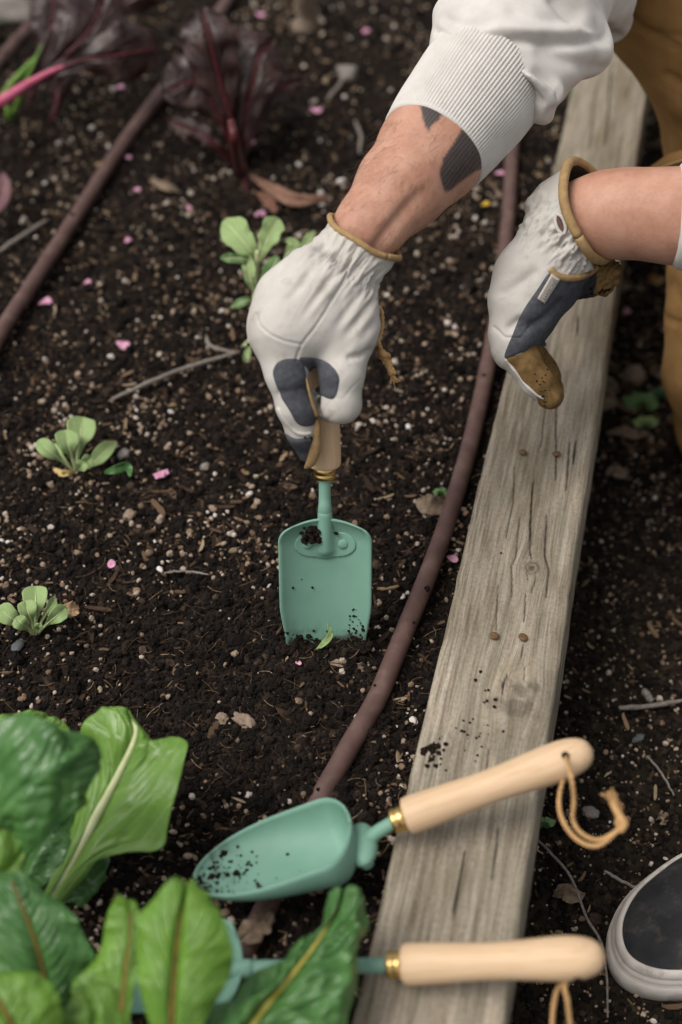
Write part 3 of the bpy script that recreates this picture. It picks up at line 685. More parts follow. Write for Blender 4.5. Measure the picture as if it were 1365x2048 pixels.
# ------------------------------------------------------------------ drip hoses
HOSES = []
def hose(pts, label, rad=.0082, z=.006):
    P_ = [at(x, y, z=zz) for x, y, zz in pts]; C = spline(P_, 90)
    C = np.vstack([C]); k = np.arange(len(C))
    v, f = tube(C+np.stack([.0008*vnoise(k*.3, k*0, s=51), .0008*vnoise(k*.3, k*0+9, s=52), .0006*vnoise(k*.3, k*0+5, s=53)], 1), rad, m=18, raw=True)
    HOSES.append((C, rad)); mk('drip_hose', v, f, MAT['hose'], None, loc=P_[0], label=label, cat='drip hose', group='brown drip hoses on the bed')
hose([(1068, 60, .012), (1042, 180, .012), (1026, 290, .010), (1018, 420, .009), (1000, 590, .008), (978, 720, .008), (945, 870, .009), (893, 1050, .008), (838, 1195, .008), (757, 1390, .006), (690, 1510, .005), (630, 1620, -.002), (560, 1760, -.005), (500, 1880, -.002), (440, 1990, .003), (380, 2110, .004)],
     'brown drip hose running alongside the timber edging and under the scoop')
hose([(-60, 790, .006), (0, 668, .006), (50, 590, .006), (115, 490, .007), (200, 358, .008), (255, 275, .009), (315, 195, .010), (380, 118, .010), (430, 40, .010), (490, -60, .01)], 'brown drip hose crossing the upper left of the bed behind red leaves')
hose([(-40, 170, .006), (8, 112, .006), (52, 62, .006), (110, -10, .006)], 'short blurred stretch of brown drip hose at far upper left corner')

pts = []
for C, rad in HOSES:
    T, N_, B_ = frames(C)
    for _ in range(620):
        i = rng.integers(1, len(C)-1); sd_ = np.cross(T[i], [0, 0, 1.]); sd_ /= np.linalg.norm(sd_); q = C[i]+(C[i+1]-C[i])*rng.random()+sd_*rng.choice([-1, 1])*rad*rng.uniform(.75, 1.5)
        pts.append(np.append(q[:2], q[2]-rad*rng.uniform(.5, 1.0)))
    for _ in range(22):
        i = rng.integers(1, len(C)-1); sd_ = np.cross(T[i], [0, 0, 1.]); sd_ /= np.linalg.norm(sd_); a_ = rng.uniform(-1.2, 1.2); pts.append(C[i]+(C[i+1]-C[i])*rng.random()+sd_*rad*math.sin(a_)+np.array([0, 0, rad*math.cos(a_)]))
pts = np.array(pts); n = len(pts); s = np.clip(rng.lognormal(math.log(.0011), .5, n), .0004, .0035)
scatter('hose_crumbs', pts, rots(n), s[:, None]*rng.uniform(.7, 1.3, (n, 3)), rng.beta(1.4, 2.2, n), 'lump', MAT['clod_i'], sub=2)
# ------------------------------------------------------------------ hand trowels
HL = .133
HPROF = [(0.0098, 0), (.0117, .0007), (.0126, .0025), (.0128, .008), (.0123, .025), (.0114, .048), (.0113, .062), (.0119, .078), (.0129, .094), (.0134, .105), (.0131, .114), (.0119, .1215), (.0096, .1275), (.0062, .1313), (.001, .1332)]
def place(o_, ax, nrm):
    """local frame: +Z along the handle, -Y the open face"""
    z = np.array(ax, float); z /= np.linalg.norm(z); y = -np.array(nrm, float); y -= z*(y@z); y /= np.linalg.norm(y); x = np.cross(y, z)
    R = np.stack([x, y, z]); o_ = np.array(o_, float)
    return lambda V: np.asarray(V, float)@R+o_
def sheet(G, th_, offdir=None):
    """thick sheet from a grid of points"""
    nu, nv = G.shape[:2]; V = G.reshape(-1, 3); Q = grid_faces(nu, nv); N = normals(V, Q)
    V2 = np.vstack([V+N*th_/2, V-N*th_/2]); o_ = nu*nv
    F = [tuple(f) for f in Q]+[tuple(f[::-1]+o_) for f in Q]
    b = [i*nv for i in range(nu)]+[(nu-1)*nv+j for j in range(1, nv)]+[i*nv+nv-1 for i in range(nu-2, -1, -1)]+[j for j in range(nv-2, 0, -1)]
    for a, c in zip(b, b[1:]+b[:1]): F.append((c, a, a+o_, c+o_)[::-1])
    return V2, F
def blade_flat(Lb, W, curve=.009, nv=60, nu=34):
    v = np.linspace(0, 1, nv)**1.15; u = np.linspace(-1, 1, nu); s = v*Lb
    c = .015; hw = np.where(s < c, W*(.74+.26*np.sqrt(np.clip(1-(1-s/c)**2, 0, 1))), W)
    hw = hw*np.where(v > .72, np.sqrt(np.clip(1-((v-.72)/.285)**2.4, .0, 1)), 1); hw *= 1-.12*ss(.42, .68, v)
    top = .006*(u**2)
    x = u[None]*hw[:, None]; zz = -s[:, None]-top[None]*np.clip(1-s[:, None]/.03, 0, 1)
    y = -curve*(x/W)**2-.0035*np.abs(x/W)**6-.007*np.clip(1-s[:, None]/.02, 0, 1)**2
    return sheet(np.stack([x, y, zz+0*x], -1), .0017)
def blade_scoop(Lb, W, D, nv=70, nu=44):
    v = np.linspace(0.0, 1, nv)**1.4; s = v*Lb; u = np.linspace(-1, 1, nu)*np.pi/2
    r0 = .022; hw = np.where(s < r0, np.sqrt(np.clip(1-(1-s/r0)**2, 0, 1)), 1)
    tip = np.where(v > .42, np.sqrt(np.clip(1-((v-.42)/.582)**2.1, 0, 1)), 1)
    dp = D*np.where(s < r0, np.sqrt(np.clip(1-(1-s/r0)**2, .0, 1)), 1)*(1-.72*v)
    hw = W*np.maximum(hw*tip, .02); dp = np.maximum(dp*np.sqrt(np.maximum(tip, .03)), .0006)
    x = hw[:, None]*np.sin(u)[None]; y = dp[:, None]*np.cos(u)[None]**.8-.0*x
    return sheet(np.stack([x, y, -s[:, None]+0*x], -1), .0017)
def ring_twine(P_, rad, n=70):
    C = spline(P_, n); T, N, B = frames(C); k = np.arange(n)*1.25; out = []
    for ph in (0, np.pi):
        q = C+rad*.55*(np.cos(k+ph)[:, None]*N+np.sin(k+ph)[:, None]*B); out.append(tube(q, rad*.7, m=7, raw=True))
    return join(out)
def trowel(name, label, o_, ax, nrm, kind, neck, blade, twine, wear=0, plate=True, bend=0, ha=0., hs=1.):
    """o_ = where the neck meets the blade; neck = its length up to the ferrule"""
    T = place(o_, ax, nrm); sy = -.012 if kind == 'scoop' else 0.; r = root(name, np.array(o_, float), label, 'trowel', 'wooden handled green trowels')
    v, f = blade; bl = mk('blade', T(v+np.array([0, sy, 0])), f, MAT['paint'], r); s_ = -v[:, 2]; nz = vnoise(v[:, 0]*120, s_*120, s=61)+.6*vnoise(v[:, 0]*420, s_*420, s=62)
    attr(bl, 'film', np.clip(ss(wear[0], wear[1], s_+.018*nz)*(.35+.9*ss(-.05, .35, nz)), 0, .85) if wear else 0*s_)
    nk = tube([(0, .0035 if plate else .004, -.012 if plate else .004), (0, -.004+bend, .006), (0, -.003+bend*.6, neck*.5), (0, 0, neck+.004)], [.0052, .0056, .0048, .0047], n=22, m=14)
    mk('neck', T(nk[0]), nk[1], MAT['paint'], r)
    if plate:
        def fs(P):
            y = P[:, 1]; x = P[:, 0]; z = P[:, 2]
            q = np.hypot(np.maximum(np.abs(x)-.0125, 0), (z+.0235)*np.where(z+.0235 < 0, .92+14*np.abs(x), 1.1))-.0118
            yb = -.009*(x/.036)**2-.0012
            pl_ = np.maximum(q, np.abs(y-yb)-.0013)
            return smin(pl_, caps(P, np.array([0, -.0042, .003]), np.array([0, -.0010, -.027]), .0058, .0068), .005)
        V, Q = sdf_mesh(fs, (-.028, -.02, -.04), (.028, .012, .012), .0007, lip=1.8); V = relax(V, Q, 2)
        mk('socket_plate', T(V), Q, MAT['paint'], r)
        for sx in (-1, 1):
            v, f = lathe([(.0044, -.0005), (.0044, .0006), (.0036, .0014), (.002, .0019), (.0004, .002)], 18)
            v = v@np.array([[1, 0, 0], [0, 0, 1], [0, -1, 0]])+np.array([sx*.0142, -.0038, -.0228]); mk('rivet', T(v), f, MAT['paint'], r)
    elif kind == 'scoop':
        for sx in (-1, 1):
            v, f = ico(2); mk('rivet', T(v*np.array([.0045, .0026, .0045])+np.array([sx*.0125, .0165, .0005])), f, MAT['paint'], r)
        v, f = ico(3); mk('socket_plate', T(v*np.array([.021, .0085, .011])+np.array([0, .0095, .0005])), f, MAT['paint'], r)
    v, f = lathe([(.0078, 0), (.0086, .0006), (.0086, .0035), (.0080, .0042), (.0086, .005), (.0086, .0098), (.0078, .0102)], 28); mk('ferrule', T(v+np.array([0, 0, neck])), f, MAT['brass'], r)
    hp = spline(HPROF, 46)*np.array([1, hs]); hp[:, 0] = np.maximum(hp[:, 0], .0012); v, f = lathe([tuple(q) for q in hp], 32); z0 = neck+.0095
    hd = mk('handle', T(v+np.array([0, 0, z0])), f, MAT['handle'], r)
    for k_ in range(3): attr(hd, 'hx hy hz'.split()[k_], v[:, k_]+len(name)*.1*k_+o_[0])
    hv, hf = tube([(0, -.0152, z0+.115*hs), (0, 0, z0+.115*hs), (0, .0152, z0+.115*hs)], .0026, n=6, m=14)
    hv = hv*np.array([1, .93, 1]); hv = hv@np.array([[math.cos(ha), math.sin(ha), 0], [-math.sin(ha), math.cos(ha), 0], [0, 0, 1]]); mk('cord_hole', T(hv), hf, MAT['dirt'], hd)
    if twine:
        tp = twine(T, z0); mk('twine_loop', *join([ring_twine(q, .0014) for q in tp[0]]+tp[1]), MAT['twine'], r)
    return r, T
# 1: the trowel pushed into the soil
Bp = at(653, 1300, z=0.0); A1 = np.array([-.004, .342, .94]); A1 /= np.linalg.norm(A1)
o1 = Bp+A1*.120
N1 = -(A1*0+np.array([0, .94, -.342]))
tw1 = lambda T, z0: ([[T((0.012, -.012, z0+.118)), at(753, 612, 1.06), at(765, 650, 1.07), at(752, 690, 1.072), at(742, 668, 1.06), at(755, 680, 1.065), at(768, 712, 1.07)]],
                     [ring_twine([at(764, 704, 1.068), at(774, 722, 1.07), at(786, 748, 1.072)], .0026, 20), *[tube([at(783, 742, 1.072), at(786+rng.normal(0, 3), 752+rng.normal(0, 2), 1.073), at(788+rng.normal(0, 6), 764+rng.normal(0, 4), 1.074+rng.normal(0, .004))], .0003, n=8, m=4) for _ in range(16)], tube([at(761, 703, 1.066), at(768, 708, 1.06), at(777, 712, 1.07), at(770, 718, 1.078), at(762, 712, 1.072)], .0022, n=20, m=8)])
trw, T1 = trowel('hand_trowel', 'mint green trowel standing upright in the soil, gripped by the gloved hand', o1, A1, N1, 'flat', .032, blade_flat(.168, .0362), tw1, wear=(.098, .124))
T1r = T1; T1 = lambda V: T1r(np.asarray(V, float)-np.array([0, 0, .008]))
# 2: the scoop lying over the plank edge
h0, h1 = at(811, 1634, z=.076), at(1190, 1497, z=.120); A2 = (h1-h0)/np.linalg.norm(h1-h0)
o2 = h0-A2*(.0095+.026)
tw2 = lambda T, z0: ([[T((.68*.0118, -.73*.0118, z0+.115)), at(1142, 1550, .90), at(1148, 1600, .905), at(1146, 1640, .91), at(1165, 1668, .905), at(1195, 1680, .90), at(1225, 1668, .9), at(1246, 1648, .9)],
                      [at(1132, 1545, .95), at(1120, 1590, .92), at(1122, 1630, .905), at(1143, 1668, .90), at(1175, 1690, .895), at(1205, 1688, .895), at(1246, 1652, .9)]],
                     [ring_twine([at(1240, 1662, .9), at(1250, 1648, .897), at(1241, 1636, .9), at(1236, 1650, .905)], .0022, 24), ring_twine([at(1244, 1642, .9), at(1234, 1620, .902), at(1226, 1604, .905)], .0024, 20)]+[tube([at(1238, 1628, .902), at(1230+rng.normal(0, 4), 1606+rng.normal(0, 3), .905+rng.normal(0, .003)), at(1220+rng.normal(0, 8), 1588+rng.normal(0, 5), .907+rng.normal(0, .006))], .0004, n=8, m=4) for _ in range(26)])
N2 = np.array([.10, .32, 1.0])
scp, T2 = trowel('hand_scoop', 'mint green deep scoop with tan handle leaning over the plank, soil specks inside', o2, A2, N2, 'scoop', .026, blade_scoop(.114, .0355, .040), tw2, plate=False, bend=.012, ha=.75, wear=(.085, .135))
# 3: the long necked trowel half hidden by leaves
h0, h1 = at(806, 1929, z=.068), at(1210, 1914, z=.100); A3 = (h1-h0)/np.linalg.norm(h1-h0)
A3n = A3.copy(); o3 = h0-A3*(.0095+.094)
tw3 = lambda T, z0: ([[T((0, .004, z0+.115)), at(1122, 1968, .87), at(1108, 2010, .875), at(1104, 2060, .88)], [T((0, -.004, z0+.115)), at(1132, 1965, .86), at(1135, 2000, .86), at(1142, 2060, .87)]], [])
trl, T3 = trowel('hand_trowel', 'green trowel with tan handle laid across the plank, its blade under leaves', o3, A3, np.array([.3, -.25, 1.]), 'flat', .094, blade_flat(.10, .030), tw3, bend=.002, ha=1.5, hs=.94)

# soil stuck to the tools and the plank
def specks(name, pts, parent=None, label=None):
    parts = []
    for k, (c, r) in enumerate(pts):
        v, f = ico(1 if r < .0025 else 2); v = v*(1+.7*vnoise(v[:, 0]*2.2+k, v[:, 1]*2.2, v[:, 2]*2.2, s=70))[:, None]; parts.append((v*r*np.array([1, 1, .8])+c, f))
    V, F = join(parts); return mk(name, V, F, MAT['dirt'], None, kind='stuff')
pts = []
for _ in range(26): pts.append((T1((-.0105+rng.normal(0, .0035), -.006+rng.normal(0, .002), -.006+rng.normal(0, .003))), rng.uniform(.0012, .0035)))
pts += [(T1((.0085, -.006, -.0045)), .0016), (T1((.0095, -.006, -.005)), .0012), (T1((-.026, -.0065, -.052)), .0011), (T1((-.0105, -.002, -.054)), .0011), (T1((-.019, -.0035, -.046)), .0006)]
for _ in range(150):
    x = rng.uniform(-.035, .035); b_ = .1035-.011*(abs(x)/.035)**2*(1 if x > 0 else .6)+.008*rng.random()-.012*rng.random()**4
    pts.append((T1((x, -.0015-.009*(x/.036)**2, -b_)), float(np.clip(rng.lognormal(math.log(.0009), .6), .0004, .0028))))
for _ in range(45):
    x = rng.uniform(.018, .034); pts.append((T1((x, -.0015-.009*(x/.036)**2, -rng.uniform(.072, .1))), float(np.clip(rng.lognormal(math.log(.0006), .4), .0003, .0016))))
for _ in range(110):
    x = rng.uniform(-.034, .036); pts.append((T1((x, -.004-.009*(x/.036)**2-rng.random()*.005, -.1085+.008*(abs(x)/.035)**2*(1 if x > 0 else .5)+rng.normal(0, .0022))), rng.uniform(.0014, .0034)))
specks('blade_soil', pts)
pts = []
for _ in range(230):
    v = 1-abs(rng.normal(0, .2)); s_ = v*.114
    if v < .35: continue
    tip = math.sqrt(max(1-((max(v, .42)-.42)/.582)**2.1, 0)); hw = .0355*tip; dp = .040*(1-.72*v)*math.sqrt(tip); u = rng.uniform(-1.2, 1.2)
    pts.append((T2((hw*math.sin(u), dp*math.cos(u)**.8-.0132, -s_)), float(np.clip(rng.lognormal(math.log(.0006), .55), .00025, .0024))))
specks('scoop_soil', pts)
pts = []
for px, py, n_, sp, r0 in ((868, 1508, 26, 14, .0016), (860, 1488, 8, 20, .0008), (905, 1490, 5, 30, .0008), (975, 1395, 6, 8, .0009), (955, 1350, 3, 10, .0008), (960, 1456, 8, 22, .0007), (975, 1160, 3, 40, .0007), (1150, 560, 4, 60, .0008), (930, 1490, 10, 40, .0006)):
    for _ in range(n_):
        l_, r_ = blr(px+rng.normal(0, sp), py+rng.normal(0, sp))
        if .004 < r_ < BW-.01: pts.append((bpos(l_, r_, .0005), r0*rng.uniform(.5, 1.6)))
specks('plank_soil', pts)
# ------------------------------------------------------------------ plants
def leaf(mid, wl, wr, mat, parent, stalk=None, sr=None, name='leaf', n=64, m=34, crinkle=.004, wave=.004, cup=.2, roll=0., seed=0, label=None, fr=55, lobes=0., stalk_to=.9, ptip=1., vein=.0015, nv_=9, hole=0, tr=0., edges=None, blister=0., bf=75.):
    """leaf blade along a midrib of (px,py,depth); wl/wr half widths in px left/right of it; cup>0 lifts the sides"""
    t = 1-(1-np.linspace(0, 1, n))**(1.5 if tr else 1.); Cd = spline([at(*q) for q in mid], 200); C = np.column_stack([np.interp(t, np.linspace(0, 1, 200), Cd[:, i]) for i in range(3)]); dm = float(np.mean([q[2] for q in mid])); k = dm/FPX
    xl = np.linspace(0, 1, len(wl)); xr = np.linspace(0, 1, len(wr))
    if edges: wl, wr = [9, 9], [9, 9]
    WL = np.maximum(spline(np.column_stack([wl, wl]), n)[:, 0], .3)*k; WR = np.maximum(spline(np.column_stack([wr, wr]), n)[:, 0], .3)*k
    if tr:
        cap = np.sqrt(np.clip(1-np.clip((t-(1-tr))/tr, 0, 1)**2, 0, 1)); WL = WL*cap+1e-4; WR = WR*cap+1e-4
    T = np.gradient(C, axis=0); T /= np.linalg.norm(T, axis=1)[:, None]+1e-12
    view = CAM-C; view /= np.linalg.norm(view, axis=1)[:, None]
    S = np.cross(view, T); S /= np.linalg.norm(S, axis=1)[:, None]; Nn = np.cross(T, S)
    cr_, sr_ = math.cos(roll), math.sin(roll); S, Nn = S*cr_+Nn*sr_, Nn*cr_-S*sr_
    v = np.linspace(-1, 1, m); Vv = np.broadcast_to(v[None], (n, m)); Tt = np.broadcast_to(t[:, None], (n, m))
    # +S is to the left of the direction base -> tip as seen
    if edges:          # outline given as two edge curves (px,py,depth offset), base -> tip
        E = []
        for ed in edges:
            q = spline([(x, y, np.interp(i/(len(ed)-1), np.linspace(0, 1, len(mid)), [m_[2] for m_ in mid])+dz) for i, (x, y, dz) in enumerate(ed)], n); q3 = np.array([at(*w_) for w_ in q])
            tq_ = np.linspace(0, 1, n); q3 = C+(q3-C)*(1+(.09*vnoise(tq_*11+seed, tq_*0+len(E)*7., s=77)+.05*vnoise(tq_*27+seed, tq_*0+len(E)*5., s=78))*ss(0, .15, tq_))[:, None]; E.append(q3)
        EL, ER = E; WL = np.linalg.norm(EL-C, axis=1); WR = np.linalg.norm(ER-C, axis=1)
    W = np.where(Vv < 0, WR[:, None], WL[:, None])
    W = W*(1+lobes*vnoise(Tt*7+seed*3.3, np.sign(Vv)*2.0+5, s=80+seed)*np.abs(Vv)**.7+lobes*.5*vnoise(Tt*19+seed, np.sign(Vv)*3., s=81+seed)*np.abs(Vv))
    s_ = W*Vv
    h = cup*np.abs(s_)**1.5/np.sqrt(np.maximum(np.maximum(WL, WR).max(), 1e-4))
    px_ = s_; al = Tt*np.linalg.norm(np.diff(C, axis=0), axis=1).sum()
    h = h+crinkle*1.6*vnoise(px_*fr+seed*7, al*fr, s=82+seed)*ss(0, .25, np.abs(Vv))+crinkle*.8*vnoise(px_*fr*2.3, al*fr*2.3+seed, s=83+seed)*ss(0, .2, np.abs(Vv))
    h = h+wave*(2*vnoise(Tt*9+seed*1.7, np.sign(Vv)*4+.5, s=84+seed)+1.2*vnoise(Tt*21+seed, np.sign(Vv)*4+.5, s=79+seed))*np.abs(Vv)**3
    ph = Tt*nv_-np.abs(Vv)*nv_*.36+.9*vnoise(Vv*2.2+seed, Tt*5, s=85+seed); fr_ = np.abs(ph-np.floor(ph)-.5)
    h = h-vein*np.maximum(0, 1-fr_*9)*(1-.5*np.abs(Vv))-vein*1.2*np.exp(-(s_/.0022)**2)+vein*1.3*np.sin(np.pi*(1-2*fr_))*ss(0, .2, np.abs(Vv))*(1-Vv**2)
    if blister:
        b1 = vnoise(s_*bf+seed, al*bf+.8*vnoise(s_*40, al*40, s=87), s=86+seed); b2 = vnoise(s_*bf*2.1+seed, al*bf*2.1, s=89+seed)
        h = h+blister*(1-2.6*np.abs(b1)+.5*(1-2.6*np.abs(b2)))*ss(.03, .25, np.abs(Vv))*ss(1.02, .75, np.abs(Vv))
    if edges:
        a_ = np.abs(Vv)[..., None]; P = np.where(Vv[..., None] < 0, C[:, None]*(1-a_)+ER[:, None]*a_, C[:, None]*(1-a_)+EL[:, None]*a_)+Nn[:, None]*h[..., None]
    else:
        P = C[:, None]+S[:, None]*s_[..., None]+Nn[:, None]*h[..., None]
        P = P+T[:, None]*(np.abs(s_)*.12*(1-Tt*.5))[..., None]
    Q = grid_faces(n, m)
    if hole:
        pc = P.reshape(-1, 3)[Q].mean(1); q2 = (np.array([vnoise(pc[:, 0]*140, pc[:, 1]*140+pc[:, 2]*90, s=88+seed)])[0]); Q = Q[q2 < .40]
    o = mk(name, P.reshape(-1, 3), Q, mat, parent, label=label)
    uv = o.data.uv_layers.new(name='UVMap'); li = np.zeros(len(o.data.loops), np.int32); o.data.loops.foreach_get('vertex_index', li)
    U = np.stack([(Vv.ravel()+1)/2, Tt.ravel()], 1)[li]; uv.data.foreach_set('uv', U.astype(np.float32).ravel())
    sm = o.modifiers.new('thick', 'SOLIDIFY'); sm.thickness = .0005 if dm < 2 else .001; sm.offset = -1
    if stalk:
        j = int(n*stalk_to); r0, r1 = sr; C2 = C[:j]+Nn[:j]*r0*.25
        vv, ff = tube(C2, [r0, r1], raw=True, m=10); mk('midrib', vv, ff, stalk, o)
    return o
def stem(mid, r, mat, parent, name='stem', n=30):
    v, f = tube([at(*q) if len(q) == 3 else q[0] for q in mid], r, n=n, m=10); return mk(name, v, f, mat, parent)

# big chard at the lower left
ch = root('chard_plant', at(-40, 1900, z=0.), 'large green chard in the lower left corner with glossy upright pale-ribbed leaf', 'chard plant')
L_ = MAT
def el(*q): return [(x, y, dz) for x, y, dz in q]
leaf([(72, 1835, .975), (130, 1750, .975), (195, 1630, .98), (240, 1545, .985), (272, 1470, .99), (262, 1432, 1.0)], [9], [9], L_['chard'], ch, L_['stalk_pale'], (.0050, .0012), seed=1, n=110, m=70, crinkle=.0105, wave=.008, cup=-.14, label='bright upright chard leaf with pale rib', fr=19, vein=.0008, nv_=5, blister=.0007, stalk_to=.96,
     edges=(el((68, 1832, 0), (100, 1768, .0), (128, 1690, .006), (150, 1610, .012), (172, 1540, .015), (162, 1480, .012), (178, 1440, .008), (206, 1412, .004), (240, 1424, 0)),
            el((80, 1838, 0), (150, 1775, -.002), (205, 1712, -.008), (270, 1702, -.014), (326, 1692, -.016), (346, 1612, -.016), (362, 1540, -.014), (371, 1488, -.010), (342, 1474, -.004), (318, 1500, .004), (285, 1462, .004), (262, 1436, 0))))
leaf([(-170, 1790, .9), (-60, 1700, .88), (20, 1600, .86), (100, 1540, .85), (165, 1500, .86), (203, 1490, .88)], [5], [5], L_['chard_dark'], ch, None, None, seed=2, n=90, m=60, crinkle=.013, wave=.003, cup=-.3, fr=20, blister=.002, bf=50, nv_=5, label='blistered dark chard leaf nearest the camera',
     edges=(el((-180, 1780, 0), (-120, 1600, 0), (-60, 1480, 0), (10, 1446, 0), (80, 1436, 0), (150, 1452, 0), (196, 1478, 0)),
            el((-160, 1800, 0), (-60, 1790, 0), (10, 1756, 0), (60, 1700, 0), (118, 1652, 0), (186, 1598, 0), (214, 1536, 0))))
leaf([(-80, 1640, .98), (0, 1540, 1.0), (60, 1470, 1.02), (100, 1432, 1.03)], [5], [5], L_['chard'], ch, L_['stalk_pale'], (.002, .0008), seed=3, n=60, m=40, crinkle=.004, cup=-.2, blister=.002,
     edges=(el((-90, 1630, 0), (-60, 1500, 0), (-10, 1440, 0), (50, 1420, 0), (92, 1424, 0)), el((-70, 1650, 0), (40, 1600, 0), (120, 1530, 0), (148, 1470, 0), (120, 1436, 0))))
leaf([(-80, 1830, .87), (-10, 1770, .87), (50, 1700, .88), (110, 1640, .89), (170, 1590, .9)], [5], [5], L_['chard'], ch, None, None, seed=4, n=70, m=44, crinkle=.004, cup=-.25, blister=.0025,
     edges=(el((-90, 1820, 0), (-60, 1700, 0), (0, 1620, 0), (80, 1570, 0), (150, 1550, 0), (186, 1560, 0)), el((-70, 1840, 0), (0, 1792, 0), (44, 1738, 0), (66, 1670, 0), (130, 1640, 0), (176, 1606, 0))))
leaf([(70, 1880, 1.0), (110, 1800, 1.0), (150, 1720, 1.0), (190, 1650, 1.01)], [4, 55, 66, 56, 50], [4, 60, 72, 50, 44], L_['chard_dark'], ch, None, None, seed=5, crinkle=.006, cup=.2, lobes=.25, blister=.002, tr=.25)
leaf([(-20, 1840, .98), (40, 1740, .98), (90, 1660, .98), (120, 1610, .99)], [5, 70, 80, 60, 50], [5, 60, 75, 50, 44], L_['chard_dark'], ch, None, None, seed=15, crinkle=.006, cup=.1, lobes=.15, blister=.002, tr=.25)
# young chard in front, at the bottom edge
ch2 = root('chard_plant', at(260, 2250, z=0.), 'young yellow green chard at the bottom edge with upright rust ribbed leaves', 'chard plant')
leaf([(118, 2060, .86), (95, 1970, .855), (70, 1880, .85), (40, 1800, .85), (16, 1742, .86)], [5], [5], L_['chard_dark'], ch2, L_['stalk_rust'], (.0013, .0005), seed=6, n=80, m=50, crinkle=.006, wave=.009, fr=24, cup=-.2, blister=.0010,
     edges=(el((100, 2060, 0), (20, 1990, 0), (-40, 1920, 0), (-60, 1840, 0), (-40, 1770, 0), (0, 1738, 0)), el((134, 2060, 0), (190, 1985, 0), (196, 1925, 0), (160, 1850, 0), (108, 1790, 0), (40, 1742, 0))))
leaf([(236, 2130, .84), (242, 2040, .84), (252, 1940, .845), (262, 1860, .85), (258, 1800, .855)], [5], [5], L_['chard_young'], ch2, L_['stalk_rust'], (.0018, .0006), seed=7, n=80, m=44, crinkle=.005, wave=.008, fr=26, cup=-.2, blister=.0007,
     edges=(el((222, 2130, 0), (185, 2060, .004), (140, 1985, .004), (170, 1945, .004), (205, 1890, .004), (214, 1830, .004), (236, 1788, 0)), el((250, 2130, 0), (262, 2030, -.004), (275, 1940, -.006), (286, 1870, -.006), (280, 1822, -.004), (270, 1800, 0))))
leaf([(340, 2140, .80), (344, 2040, .80), (350, 1940, .805), (360, 1850, .81), (372, 1775, .825)], [5], [5], L_['chard_young'], ch2, L_['stalk_rust'], (.0015, .0004), seed=8, n=90, m=54, crinkle=.006, fr=24, cup=-.12, wave=.008, blister=.0009,
     edges=(el((328, 2140, 0), (300, 2060, .0), (282, 1980, .004), (272, 1900, .006), (282, 1830, .006), (318, 1785, .004), (362, 1764, 0)), el((352, 2140, 0), (400, 2060, 0), (442, 1990, .004), (466, 1925, .004), (452, 1850, .004), (424, 1795, .004), (386, 1764, 0))))
leaf([(60, 2190, .80), (40, 2090, .80), (10, 2020, .80), (-30, 1960, .81)], [5, 60, 80, 70, 50], [5, 95, 100, 70, 50], L_['chard_young'], ch2, L_['stalk_rust'], (.0014, .0006), seed=9, crinkle=.004, cup=-.2, lobes=.1, tr=.25, blister=.0015)
leaf([(170, 2170, .83), (185, 2090, .83), (190, 2020, .835), (165, 1970, .84)], [5, 60, 70, 50, 40], [5, 60, 56, 40, 36], L_['chard'], ch2, None, None, seed=10, crinkle=.004, cup=-.2, lobes=.1, tr=.25, blister=.0015)
ch3 = root('chard_plant', at(420, 2330, z=0.), 'yellow ribbed crinkled green chard leaf in front of the lower trowel neck', 'chard plant')
leaf([(470, 2110, .82), (520, 2030, .83), (585, 1950, .845), (636, 1882, .86), (668, 1826, .87), (684, 1788, .88)], [5], [5], L_['chard_dark'], ch3, L_['stalk_yellow'], (.0019, .0007), seed=11, n=120, m=80, crinkle=.005, cup=-.1, fr=48, wave=.003, vein=.002, nv_=6, blister=.0095, bf=42,
     edges=(el((440, 2110, 0), (360, 2060, .002), (400, 2010, .004), (470, 2000, .004), (500, 1950, .006), (560, 1930, .006), (590, 1890, .006), (636, 1872, .004), (652, 1816, .004), (660, 1784, .002)),
            el((500, 2110, 0), (600, 2090, -.004), (680, 2070, -.006), (704, 2010, -.008), (722, 1950, -.008), (716, 1890, -.008), (738, 1850, -.006), (726, 1800, -.004), (700, 1780, 0))))

# pale seedlings
def seedling(name, base, label, leaves, cat='seedling', mat='seedling', stalk='seed', group=None):
    b = bed_at(*base) if base[0] < 1100 else path_at(*base); d = (b-CAM)@FWD
    r = root(name, b, label, cat, group)
    for i, (dx, dy, ln, w, dd) in enumerate(leaves):
        tip = (base[0]+dx, base[1]-dy); q0 = np.array([base[0], base[1], d]); q1 = np.array([tip[0], tip[1], d+dd])
        bow = np.array([-dy*.0, 0, -.012*ln]); mid = [tuple(q0), tuple(q0*.66+q1*.34+bow*.8+np.array([dx*.02, dy*-.06, 0])), tuple(q0*.33+q1*.67+bow), tuple(q1)]
        lab = None
        leaf(mid, [1.2, w*.13, w*.4, w*.85, w*1.02, w*.93, w*.72], [1.2, w*.13, w*.4, w*.85, w*1.02, w*.93, w*.72], MAT[mat], r, MAT['stalk_pale'] if stalk else None, (.0009*w/16+.0003, .0002), seed=int(base[0]+i*3) % 97, crinkle=.0009, wave=.0012, cup=.35, n=30, m=16, vein=.0004, nv_=6, stalk_to=.75, lobes=.16, tr=.24, roll=rng.uniform(-.25, .25))
    return r
seedling('seedling', (152, 948), 'pale green rosette seedling with a wilted yellow leaf, upper left of bed', [(14, 114, 1, 29, .0), (-22, 88, 1, 24, -.02), (-76, 66, 1, 17, -.03), (30, 34, 1, 13, -.03), (-52, 58, 1, 12, .02), (18, 24, 1, 13, -.04)])
s1 = [o for o in COL.objects if o.name == 'seedling'][0]
b_ = bed_at(175, 945); d_ = (b_-CAM)@FWD
